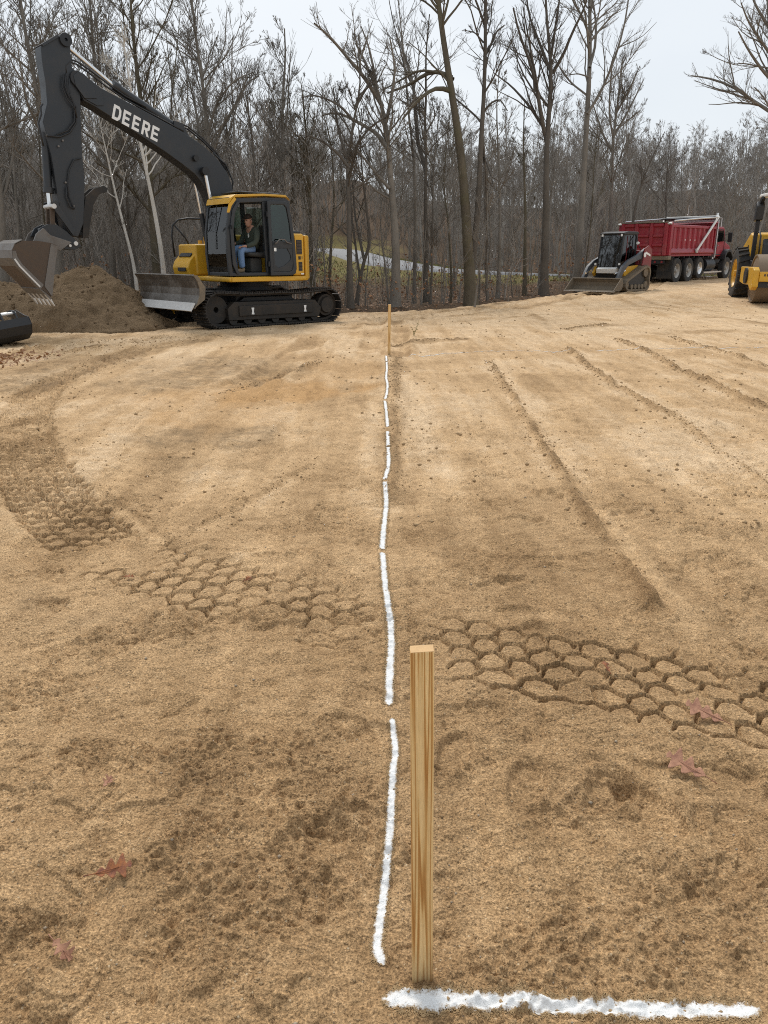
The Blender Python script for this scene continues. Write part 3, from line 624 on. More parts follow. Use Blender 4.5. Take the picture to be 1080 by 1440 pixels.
def tree_meshes(rng, trunk, r0, limbs=(), crown0=0.35, n1=14, n2=6, n3=6, n4=3, l1=0.42, up=0.5, r_top=0.16, ang1=46, twig=0.0042, origin=None):
    """trunk: points; limbs: extra hand-set limb polylines. Returns trunk mesh and crown mesh about the trunk's foot"""
    foot = np.asarray(trunk[0], float) if origin is None else np.asarray(origin, float)
    K0 = 16; P0 = resample(trunk, K0)[None]; s = np.linspace(0, 1, K0); H = P0[0,-1,2]-P0[0,0,2]
    R0 = (r0*(1-(1-r_top)*s**0.85)*(1+0.45*np.exp(-s*H/0.35)))[None]
    V, Q = tubes(P0-foot, R0, 10); tm = mesh_arrays('trunk', V, Q, smooth=True)
    vs, qs, off = [], [], 0
    def put(P, Rr, sd):
        nonlocal off
        V, Q = tubes(P-foot, Rr, sd); vs.append(V); qs.append(Q+off); off += len(V)
    L1 = []
    if n1: L1.append(spawn(rng, P0, R0, np.array([n1]), crown0, 0.98, l1, ang1, 0.50, 9, up, 0.10, 0.010))
    tip = P0[:, -1]; 
    for lb, rr in limbs:
        P = resample(lb, 9)[None]; L1.append((P, (rr*np.linspace(1, 0.35, 9))[None]))
    P1 = np.concatenate([a for a,_ in L1]); R1 = np.concatenate([b for _,b in L1]); put(P1, R1, 6)
    base2 = (np.concatenate([P1, np.stack([resample(P0[0,8:], 9)])]), np.concatenate([R1, np.interp(np.linspace(0.53,1,9), s, R0[0])[None]]))
    P2, R2 = spawn(rng, *base2, n2, 0.15, 1.0, 0.52, 40, 0.55, 6, up*0.7, 0.12, 0.0065); put(P2, R2, 4)
    P3, R3 = spawn(rng, P2, R2, n3, 0.12, 1.0, 0.58, 38, 0.6, 4, up*0.5, 0.13, twig*1.15); put(P3, R3, 3)
    if n4:
        P4, R4 = spawn(rng, P3, R3, n4, 0.15, 1.0, 0.62, 34, 0.7, 2, up*0.4, 0.15, twig); put(P4, R4, 3)
    cm = mesh_arrays('crown', np.concatenate(vs), np.concatenate(qs), smooth=True)
    return tm, cm
def add_tree(name, tm, cm, loc, label, group, mat=None, scale=1.0, rz=0.0, cat='tree', mat_c=None):
    root = empty(name, loc, rz); root.scale = (scale,)*3; tag(root, label, cat, group)
    for nm, me, mt in (('trunk', tm, mat), ('crown', cm, mat_c or mat)):
        if me is None: continue
        o = mesh_obj(nm, me, mt); o.parent = root
    return root
GT = 'bare trees standing at the edge of the clearing'
def px_tree(seed, base, path, D, r0, label, limbs=(), mat='bark', name='bare_tree', **kw):
    """a tree whose trunk and main limbs follow the photograph; D is the distance of its foot, set by the clearing's edge"""
    rng = np.random.default_rng(seed)
    b = at_depth(base[0], base[1], D); z0 = float(floor_z(b[0], D)) if edge_dist(b[0], D) > 0 else float(T(b[0], D)); foot = np.array([b[0], D, z0-0.15])
    lean = rng.uniform(-0.03, 0.03)
    pts = [foot]+[at_depth(px, py, D+lean*k*2) for k, (px, py) in enumerate(path)]
    lbs = []
    for lp, rr in limbs:
        dy = rng.uniform(-0.55, 0.55); q = [at_depth(px, py, D) for px, py in lp]; L = 0
        for k in range(len(q)):
            if k: L += np.linalg.norm(q[k]-q[k-1])
            q[k] = q[k]+np.array([0, dy*L, 0])
        lbs.append((q, rr))
    tm, cm = tree_meshes(rng, pts, r0, lbs, **kw)
    add_tree(name, tm, cm, foot if False else tuple(foot), label, GT, M[mat])
# --- the trees one can pick out one by one
px_tree(1, (663,418), [(660,380),(655,300),(650,230),(640,160),(632,110),(624,60),(616,0),(606,-80),(600,-170)], 25.5, 0.20, 'thick brown mossy tree that rises bare past the low arching limbs', mat='bark_moss',
        limbs=[([(637,112),(620,97),(600,98),(580,110),(545,118)],0.075),([(634,128),(615,124),(596,136),(578,156),(565,175)],0.075),([(636,108),(612,98),(590,92),(570,100),(540,112)],0.05),([(616,5),(600,-15),(585,-30),(580,-60)],0.05),([(620,40),(628,10),(640,-40)],0.05)], crown0=0.55, n1=9, l1=0.22, n2=4)
px_tree(2, (661,418), [(664,370),(670,320),(674,260),(676,200),(680,150),(682,90),(683,30),(682,-60),(684,-160)], 25.6, 0.125, 'dark slim tree growing from the same root as the mossy one', mat='bark_dark',
        limbs=[([(678,160),(690,145),(702,140),(712,158)],0.04),([(681,80),(692,60),(700,40),(712,30)],0.05),([(683,40),(672,15),(664,0),(655,-30)],0.045),([(680,60),(668,45),(655,42)],0.03),([(676,180),(684,230),(688,300),(690,412)],0.055)], crown0=0.45, n1=10, l1=0.2, n2=5)
px_tree(3, (765,410), [(766,350),(768,280),(768,215),(772,160),(776,100),(772,60),(768,20),(766,-40)], 30.0, 0.17, 'tree with a wide fan of upswept limbs above a straight trunk', mat='bark_dark',
        limbs=[([(769,200),(760,170),(752,130),(740,95),(722,60),(712,30)],0.085),([(762,175),(745,145),(722,115),(700,95)],0.06),([(776,105),(765,75),(756,50),(745,20),(740,-30)],0.06),([(777,103),(790,80),(800,50),(812,25),(818,-10)],0.06),([(775,80),(780,40),(786,0),(790,-50)],0.05),([(752,130),(750,90),(742,50),(735,10)],0.05)], crown0=0.45, n1=12, l1=0.22, n2=6, up=0.7)
px_tree(4, (811,404), [(814,350),(818,290),(822,220),(826,160),(829,100),(830,50),(829,0),(830,-80),(834,-160)], 31.5, 0.165, 'tall straight tree with pale scarred bark low on its trunk', mat='bark',
        limbs=[([(826,160),(845,130),(860,95),(872,60),(882,20),(886,-20)],0.06),([(829,95),(842,60),(848,20),(850,-40)],0.06),([(829,50),(815,25),(800,10),(790,-10)],0.05),([(829,60),(845,40),(862,20),(875,10)],0.045),([(828,108),(812,104),(790,108)],0.03),([(829,10),(838,-20),(850,-50)],0.05)], crown0=0.42, n1=14, l1=0.2, n2=6)
px_tree(5, (555,432), [(557,390),(556,330),(552,280),(548,240),(546,200),(542,170),(532,130),(515,90),(500,60)], 23.8, 0.165, 'grey tree with a broad rounded crown leaning over the road gap', mat='bark',
        limbs=[([(546,210),(530,185),(505,170),(490,160),(470,150),(450,152)],0.07),([(548,265),(530,245),(512,222),(495,205)],0.06),([(543,172),(550,140),(556,100),(548,60)],0.06),([(538,150),(515,115),(490,90),(468,68),(450,60)],0.06),([(530,125),(525,95),(518,65),(508,40)],0.05)], crown0=0.4, n1=14, l1=0.24, n2=7, up=0.55)
px_tree(6, (493,436), [(492,390),(491,330),(490,270),(488,232),(493,200),(498,165),(508,120),(505,90)], 23.0, 0.105, 'crooked tree with drooping side limbs beside the excavator', mat='bark_dark',
        limbs=[([(490,235),(475,215),(455,200),(435,192)],0.05),([(489,228),(505,200),(520,180),(545,165)],0.05),([(497,170),(480,150),(460,140),(440,135),(425,140)],0.04),([(500,150),(515,120),(535,105)],0.04),([(490,225),(478,195),(472,160),(468,120)],0.045)], crown0=0.5, n1=10, l1=0.24, n2=6)
px_tree(7, (500,437), [(505,400),(512,365),(522,340),(516,300),(510,250),(506,200),(512,150)], 24.5, 0.07, 'thin forked sapling crossing the curve of the road', mat='bark_dark', limbs=[([(512,365),(504,330),(498,300),(494,255)],0.05),([(506,390),(500,350),(492,290),(488,220)],0.045)], crown0=0.5, n1=8, l1=0.3, n2=4)
px_tree(8, (600,428), [(598,380),(599,320),(598,260),(600,215),(596,175),(600,140),(598,95),(600,60),(604,20)], 26.5, 0.10, 'twin-stemmed dark tree with a knobbly upright stem', mat='bark_dark', limbs=[([(599,240),(590,210),(584,170),(588,120),(578,70),(570,20),(562,-30)],0.07),([(597,190),(612,165),(606,140)],0.03),([(598,160),(580,150),(565,140)],0.03)], crown0=0.45, n1=12, l1=0.2, n2=5)
px_tree(9, (582,430), [(583,390),(584,330),(583,270),(582,215),(575,170),(572,120),(566,60),(561,10),(556,-40)], 27.0, 0.075, 'very straight slender tree left of the twin-stemmed one', crown0=0.45, n1=12, l1=0.18, n2=4)
px_tree(10, (885,398), [(888,330),(893,290),(905,250),(920,215),(935,185)], 36.0, 0.10, 'dead slanting trunk leaning over the dump truck', mat='bark_dark', crown0=0.6, n1=7, l1=0.14, n2=3, n3=3, n4=2)
px_tree(11, (856,398), [(858,330),(860,260),(862,200),(868,150),(872,110),(876,80)], 38.0, 0.13, 'bushy-topped tree standing behind the loader', limbs=[([(862,215),(848,190),(838,160),(832,140)],0.06),([(864,190),(882,160),(898,130),(908,110)],0.06),([(866,160),(880,130),(890,100)],0.05),([(863,200),(852,160),(850,120),(848,95)],0.05),([(864,185),(890,165),(910,150)],0.04)], crown0=0.4, n1=14, l1=0.3, n2=6, up=0.7)
px_tree(12, (1100,395), [(1100,300),(1098,220),(1092,150),(1085,80),(1080,20),(1078,-60)], 33.0, 0.17, 'large tree whose spreading crown hangs over the drum roller', limbs=[([(1095,165),(1070,140),(1045,112),(1020,95),(1008,85)],0.08),([(1092,120),(1065,100),(1040,75),(1022,55)],0.07),([(1086,80),(1060,55),(1040,35),(1026,15)],0.06),([(1082,40),(1060,10),(1045,-20)],0.06),([(1096,180),(1080,155),(1062,135),(1050,128)],0.05)], crown0=0.35, n1=12, l1=0.3, n2=7)
px_tree(13, (700,410), [(702,370),(703,310),(702,250),(700,200),(698,150),(702,100)], 28.5, 0.075, 'slender pale tree between the dark slim tree and the wide fan', crown0=0.5, n1=12, l1=0.2, n2=5)
px_tree(14, (738,412), [(738,360),(739,300),(737,240),(736,190),(738,140)], 31.0, 0.085, 'mossy pole-like tree with only short stubby branches', mat='bark_moss', crown0=0.4, n1=16, l1=0.12, n2=4)
px_tree(15, (195,418), [(188,370),(172,310),(160,262),(152,225),(142,180),(134,140)], 21.0, 0.055, 'thin pinkish birch slanting up from the dirt pile', mat='birch', crown0=0.5, n1=10, l1=0.22, n2=4, name='birch_tree')
px_tree(16, (232,400), [(228,360),(218,300),(208,250),(198,205),(188,150),(178,90),(170,30)], 20.5, 0.075, 'white-barked birch behind the blade of the excavator', mat='birch', crown0=0.5, n1=12, l1=0.22, n2=5, name='birch_tree')
px_tree(17, (222,410), [(218,360),(214,300),(210,240),(204,190),(198,140),(190,80),(184,10),(180,-60)], 22.5, 0.13, 'dark mossy tree beside the white birch', mat='bark_moss', crown0=0.4, n1=16, l1=0.25, n2=6, limbs=[([(214,300),(190,270),(170,245),(150,235)],0.05),([(212,280),(240,250),(262,240)],0.04)])
px_tree(18, (300,420), [(298,350),(296,280),(294,220),(290,160),(284,110),(276,60),(270,0),(262,-60)], 24.0, 0.11, 'tall twiggy tree rising behind the cab roof', crown0=0.3, n1=18, l1=0.3, n2=6, limbs=[([(292,220),(310,180),(325,150),(345,105),(358,98)],0.05),([(290,200),(305,150),(330,120),(350,112)],0.05)])
px_tree(19, (80,440), [(82,380),(78,310),(66,230),(56,150),(40,70),(28,0),(20,-80)], 20.0, 0.12, 'grey tree behind the raised arm of the excavator', crown0=0.35, n1=18, l1=0.28, n2=7)
px_tree(20, (8,440), [(6,380),(2,300),(-8,200),(-20,100),(-30,0),(-36,-90)], 19.5, 0.12, 'tree with a pale reddish trunk past the tip of the bucket', crown0=0.3, n1=18, l1=0.32, n2=7)
px_tree(21, (160,430), [(158,360),(154,280),(150,200),(140,130),(130,60),(126,-10),(120,-80)], 23.5, 0.11, 'tree with many fine upright shoots behind the boom', crown0=0.3, n1=20, l1=0.28, n2=6, up=0.9)
px_tree(22, (400,425), [(402,340),(400,260),(396,190),(398,130),(402,80),(400,40)], 26.5, 0.12, 'slim upright tree above the engine housing', crown0=0.35, n1=18, l1=0.24, n2=6, up=0.9)
px_tree(23, (440,432), [(438,360),(436,280),(432,210),(428,160),(424,120)], 25.0, 0.10, 'moss-flecked tree just behind the counterweight', mat='bark_moss', crown0=0.4, n1=16, l1=0.28, n2=6)

# --- the wood behind: copies of a few forms, kept below the tree line of the photograph
def proto(seed, H, r0, **kw):
    rng = np.random.default_rng(seed); n = 7; p = np.zeros((n,3)); p[:,2] = np.linspace(0, H, n); p[1:,:2] = np.cumsum(rng.normal(0, 0.016*H, (n-1,2)), 0)
    return tree_meshes(rng, p, r0, **kw)
PROTO = [proto(50+k, 12.0, (0.085,0.11,0.09,0.075,0.12,0.085,0.10,0.065)[k], crown0=(0.3,0.4,0.25,0.45,0.35,0.3,0.5,0.4)[k], n1=(14,11,15,11,12,14,10,14)[k], l1=(0.26,0.34,0.22,0.2,0.36,0.28,0.3,0.16)[k], n2=5, n3=4, n4=3, up=(0.6,0.5,0.9,0.7,0.45,0.8,0.5,0.9)[k], twig=0.0075) for k in range(8)]
SAP = [proto(80+k, 5.0, 0.028, crown0=0.25, n1=12, l1=0.28, n2=4, n3=3, n4=2, up=0.6, twig=0.004) for k in range(4)]
_sx = np.array([-400,0,120,250,330,400,440,500,600,880,900,940,1010,1080,1500]); _sy = np.array([-60,-40,-20,0,40,70,95,110,120,120,165,165,150,120,60])
def wood():
    rng = np.random.default_rng(17); done = []; cnt = 0
    FORM = ['evenly twigged leafless tree', 'leafless tree with wide-spread limbs', 'leafless tree with steep upright shoots', 'narrow leafless tree branching only high up', 'leafless tree with long arching limbs', 'feathery leafless tree with fine upright twigs', 'leafless tree with a sparse high crown', 'pole-like leafless tree with short side twigs']
    BARKS = {'bark': 'grey', 'bark_dark': 'dark-barked', 'bark_moss': 'mossy', 'bark_far': 'greyish brown'}
    def zone(X, Y, s):
        t = X/Y
        if t > 0.30: return 'behind the truck and roller'
        if t < -0.28: return 'behind the dirt pile and raised arm'
        if t < -0.10: return 'behind the excavator cab and tracks'
        ry = np.interp(X, ROAD[::-1,0], ROAD[::-1,1]); return 'on the far side of the road' if Y > ry else 'between the clearing and the road'
    tries = 0
    while cnt < 180 and tries < 14000:
        tries += 1; Y = 20.5+75*rng.random()**1.35; t = rng.uniform(-0.66, 0.66); X = t*Y; s = float(edge_dist(np.array(X), np.array(Y)))
        if s < 0.8: continue
        r, _ = road_near(np.array([X]), np.array([Y])); 
        if r[0] < 4.0: continue
        if 35 < Y < 100 and -0.085 < t < 0.03 and rng.random() < 0.93: continue        # the open gap round the bend of the road
        if Y < 60 and 0.0 < t < 0.22 and rng.random() < 0.35: continue
        if t < -0.1 and rng.random() < 0.3: continue
        if any((X-a)**2+(Y-b)**2 < (1.1+0.012*Y)**2 for a, b in done): continue
        z = float(floor_z(X, Y)); px = 540+FPX*X/(Y*math.cos(PITCH)); top = np.interp(px, _sx, _sy)+rng.uniform(0, 70)
        Hmax = at_depth(px, top, Y)[2]-z; H = min(Hmax, rng.uniform(10.5, 16.5))
        if H < 4.5: continue
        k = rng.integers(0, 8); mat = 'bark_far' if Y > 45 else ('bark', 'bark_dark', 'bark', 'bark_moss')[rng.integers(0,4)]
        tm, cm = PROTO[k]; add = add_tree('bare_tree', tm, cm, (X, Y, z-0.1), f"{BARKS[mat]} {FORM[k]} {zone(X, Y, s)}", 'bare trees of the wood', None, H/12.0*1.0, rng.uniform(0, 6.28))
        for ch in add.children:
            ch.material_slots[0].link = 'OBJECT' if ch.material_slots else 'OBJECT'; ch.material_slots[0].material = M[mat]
        add.rotation_euler = (rng.normal(0, 0.035), rng.normal(0, 0.035), rng.uniform(0, 6.28)); done.append((X, Y)); cnt += 1
    cnt = 0; tries = 0
    while cnt < 110 and tries < 4000:
        tries += 1; Y = 20.5+32*rng.random()**1.5; t = rng.uniform(-0.6, 0.6); X = t*Y; s = float(edge_dist(np.array(X), np.array(Y)))
        if s < 0.3: continue
        r, _ = road_near(np.array([X]), np.array([Y]))
        if r[0] < 4.0 or (Y > 28 and -0.08 < t < 0.03): continue
        z = float(floor_z(X, Y)); k = rng.integers(0, 4); tm, cm = SAP[k]; sc = rng.uniform(0.35, 1.25)
        o = add_tree('sapling', tm, cm, (X, Y, z-0.05), f"{'knee-high to man-high' if sc < 0.6 else 'young, taller'} {('crooked','forked','straight','bushy')[k]} sapling {zone(X, Y, s)}", 'saplings at the foot of the wood', None, sc, rng.uniform(0, 6.28))
        for ch in o.children: ch.material_slots[0].link = 'OBJECT'; ch.material_slots[0].material = M['bark']
        o.rotation_euler = (rng.normal(0, 0.06), rng.normal(0, 0.06), rng.uniform(0, 6.28)); cnt += 1
for _m in [m for p in PROTO+SAP for m in p]: _m.materials.append(M['bark'])
wood()
# --- the far wood and the thicket that read as one mass: one form set out many times by geometry nodes
def gn_scatter(name, label, proto_v, proto_q, pts, scale, rot, mat):
    """own mesh holds the form and loose points; nodes place the form on the points"""
    npr = len(proto_v); V = np.concatenate([proto_v, pts]); me = mesh_arrays(name, V, proto_q, smooth=True); n = len(V)
    ip = np.zeros(n, bool); ip[npr:] = True; a = me.attributes.new('is_spot', 'BOOLEAN', 'POINT'); a.data.foreach_set('value', ip)
    sc = np.ones(n, np.float32); sc[npr:] = scale; a = me.attributes.new('spot_scale', 'FLOAT', 'POINT'); a.data.foreach_set('value', sc)
    rt = np.zeros((n,3), np.float32); rt[npr:] = rot; a = me.attributes.new('spot_turn', 'FLOAT_VECTOR', 'POINT'); a.data.foreach_set('vector', rt.ravel())
    o = mesh_obj(name, me, mat); o['kind'] = 'stuff'; o['label'] = label
    g = bpy.data.node_groups.new(name, 'GeometryNodeTree'); g.interface.new_socket('Geometry', in_out='INPUT', socket_type='NodeSocketGeometry'); g.interface.new_socket('Geometry', in_out='OUTPUT', socket_type='NodeSocketGeometry')
    N = g.nodes; gi = N.new('NodeGroupInput'); go = N.new('NodeGroupOutput'); sep = N.new('GeometryNodeSeparateGeometry'); ins = N.new('GeometryNodeInstanceOnPoints')
    def attr(nm, tp): q = N.new('GeometryNodeInputNamedAttribute'); q.data_type = tp; q.inputs['Name'].default_value = nm; return q.outputs[0]
    e2r = N.new('FunctionNodeEulerToRotation'); L = g.links
    L.new(gi.outputs[0], sep.inputs[0]); L.new(attr('is_spot', 'BOOLEAN'), sep.inputs['Selection']); L.new(sep.outputs[0], ins.inputs['Points']); L.new(sep.outputs[1], ins.inputs['Instance'])
    L.new(attr('spot_turn', 'FLOAT_VECTOR'), e2r.inputs[0]); L.new(e2r.outputs[0], ins.inputs['Rotation']); L.new(attr('spot_scale', 'FLOAT'), ins.inputs['Scale']); L.new(ins.outputs[0], go.inputs[0])
    o.modifiers.new('spread', 'NODES').node_group = g
    return o
def mesh_np(*ms):
    vs, qs, off = [], [], 0
    for me in ms:
        v = np.empty(len(me.vertices)*3, np.float32); me.vertices.foreach_get('co', v); q = np.empty(len(me.loops), np.int32); me.loops.foreach_get('vertex_index', q); vs.append(v.reshape(-1,3)); qs.append(q.reshape(-1,4)+off); off += len(v)//3
    return np.concatenate(vs), np.concatenate(qs)
def far_wood():
    rng = np.random.default_rng(23)
    for k in range(3):
        rg = np.random.default_rng(300+k); p = np.zeros((5,3)); p[:,2] = np.linspace(0, 12, 5); p[1:,:2] = np.cumsum(rg.normal(0, 0.22, (4,2)), 0)
        tm, cm = tree_meshes(rg, p, 0.10, crown0=0.2, n1=18, l1=0.26, n2=6, n3=4, n4=2, up=0.7, twig=0.011); v, q = mesh_np(tm, cm)
        n = 330; Y = np.where(np.arange(n) < 210, rng.uniform(68, 170, n), rng.uniform(165, 214, n)); X = rng.uniform(-0.8, 0.85, n)*Y; r, _ = road_near(X, Y); gap = ((X/Y > -0.085) & (X/Y < 0.01) & (Y < 112)) | (r < 5); X, Y = X[~gap], Y[~gap]; Z = floor_z(X, Y)
        px = 540+FPX*X/(Y*math.cos(PITCH)); H = rng.uniform(9, 15, len(X)); lim = np.array([at_depth(a, np.interp(a, _sx, np.maximum(_sy, 120))+rng.uniform(0, 45), b)[2] for a, b in zip(px, Y)])-Z; H = np.clip(np.minimum(H, lim), 3.5, None)
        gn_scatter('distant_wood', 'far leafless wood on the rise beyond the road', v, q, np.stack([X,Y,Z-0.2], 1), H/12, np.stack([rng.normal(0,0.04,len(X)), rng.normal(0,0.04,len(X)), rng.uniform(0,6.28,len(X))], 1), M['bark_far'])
    for k in range(3):
        rg = np.random.default_rng(320+k); vs, qs, off = [], [], 0
        for j in range(5):
            H = rg.uniform(2.0, 6.5); p = np.zeros((5,3)); p[:,2] = np.linspace(0, H, 5); p[:,:2] += rg.normal(0, 0.55, 2); p[1:,:2] += np.cumsum(rg.normal(0, 0.12, (4,2)), 0)
            a, c = tree_meshes(rg, p, 0.022, crown0=0.15, n1=9, l1=0.28, n2=4, n3=3, n4=0, up=0.6, twig=0.004, origin=(0,0,0)); v, q = mesh_np(a, c); vs.append(v); qs.append(q+off); off += len(v)
        v, q = np.concatenate(vs), np.concatenate(qs)
        n = 185; Y = np.where(np.arange(n) < 105, 21.5+55*rng.random(n)**1.2, rng.uniform(80, 190, n)); X = rng.uniform(-0.65, 0.7, n)*Y; s = edge_dist(X, Y); r, _ = road_near(X, Y); t = X/Y
        keep = (s > 1.2) & (r > 4.5) & ~((Y > 27) & (Y < 115) & (t > -0.085) & (t < 0.02)) & ~((Y > 30) & (t > 0.02) & (t < 0.24) & (Y < 52) & (rng.random(n) < 0.75)); X, Y = X[keep], Y[keep]; Z = floor_z(X, Y)
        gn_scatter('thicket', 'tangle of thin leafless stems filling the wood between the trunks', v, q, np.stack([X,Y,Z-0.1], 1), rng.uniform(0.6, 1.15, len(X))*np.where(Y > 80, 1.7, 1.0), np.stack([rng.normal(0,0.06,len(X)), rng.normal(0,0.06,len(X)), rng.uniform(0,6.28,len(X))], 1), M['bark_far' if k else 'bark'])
far_wood()
# --- undergrowth: thin stems with dead leaves, and leaf litter along the edge of the wood
def undergrowth():
    rng = np.random.default_rng(31); n = 2600; Y = 19+26*rng.random(n)**1.3; X = rng.uniform(-0.62, 0.62, n)*Y; s = edge_dist(X, Y); r, _ = road_near(X, Y); k = (s > 0.1) & (r > 5); X, Y = X[k], Y[k]; n = len(X); Z = floor_z(X, Y)
    H = rng.uniform(0.25, 1.5, n); K = 4; P = np.zeros((n,K,3)); P[:,0] = np.stack([X,Y,Z-0.02], 1); d = rng.normal(0, 0.35, (n,3)); d[:,2] = 1
    for i in range(1, K): P[:,i] = P[:,i-1]+d*(H/(K-1))[:,None]; d = d+rng.normal(0, 0.25, (n,3)); d[:,2] = np.abs(d[:,2])
    Rr = np.full((n,K), 0.006)*np.linspace(1, 0.4, K); V0, Q0 = tubes(P, Rr, 3)
    P1, R1 = spawn(rng, P, Rr, 3, 0.2, 1.0, 0.5, 45, 0.7, 3, 0.2, 0.2, 0.003); V1, Q1 = tubes(P1, R1, 3)
    o = mesh_obj('undergrowth', mesh_arrays('undergrowth', np.concatenate([V0,V1]), np.concatenate([Q0,Q1+len(V0)])), M['bark']); o['kind'] = 'stuff'; o['label'] = 'tangle of thin bare stems along the edge of the wood'
    # dead leaves still hanging and lying
    hang = P1[rng.integers(0, len(P1), 9000), 2]; m = 15000
    Y = 18.6+22*rng.random(m)**1.6; X = rng.uniform(-0.62, 0.62, m)*Y; s = edge_dist(X, Y); k = s > -0.35; X, Y = X[k], Y[k]; Z = np.maximum(floor_z(X, Y), T(X, Y)-0.08*sstep(-0.6,0.3,edge_dist(X,Y)))+0.02
    C_ = np.concatenate([hang, np.stack([X,Y,Z], 1)]); a = rng.normal(size=(len(C_),3)); a /= np.linalg.norm(a, axis=1)[:,None]; b = np.cross(a, rng.normal(size=(len(C_),3))); b /= np.linalg.norm(b, axis=1)[:,None]
    a[len(hang):,2] *= 0.3; b[len(hang):,2] *= 0.3; sz = rng.uniform(0.03, 0.065, len(C_))[:,None]
    V = np.stack([C_-a*sz, C_+b*sz*0.6, C_+a*sz, C_-b*sz*0.6], 1); q = np.arange(len(C_)*4).reshape(-1,4)
    o = mesh_obj('leaf_litter', mesh_arrays('leaf_litter', V, q), M['leaf']); o['kind'] = 'stuff'; o['label'] = 'brown dead leaves littering the foot of the wood'
    # dry grass along the verge of the road
    m = 26000; X = rng.uniform(-16, 26, m); Y = rng.uniform(36, 92, m); r, _ = road_near(X, Y); k = (r > 2.7) & (r < 9.0) & (edge_dist(X, Y) > 4); X, Y = X[k], Y[k]; Z = floor_z(X, Y); h = rng.uniform(0.06, 0.22, len(X)); w = rng.uniform(0.02, 0.05, len(X)); an = rng.uniform(0, 6.28, len(X))
    B = np.stack([X,Y,Z-0.02], 1); dx = np.stack([np.cos(an)*w, np.sin(an)*w, 0*w], 1); top = B+np.stack([rng.normal(0,0.05,len(X)), rng.normal(0,0.05,len(X)), h+0.02], 1)
    V = np.stack([B-dx, B+dx, top], 1); o = mesh_obj('verge_grass', mesh_arrays('verge_grass', V, tris=np.arange(len(X)*3).reshape(-1,3)), M['grass']); o['kind'] = 'stuff'; o['label'] = 'dry yellow-green grass along the road verge'
undergrowth()
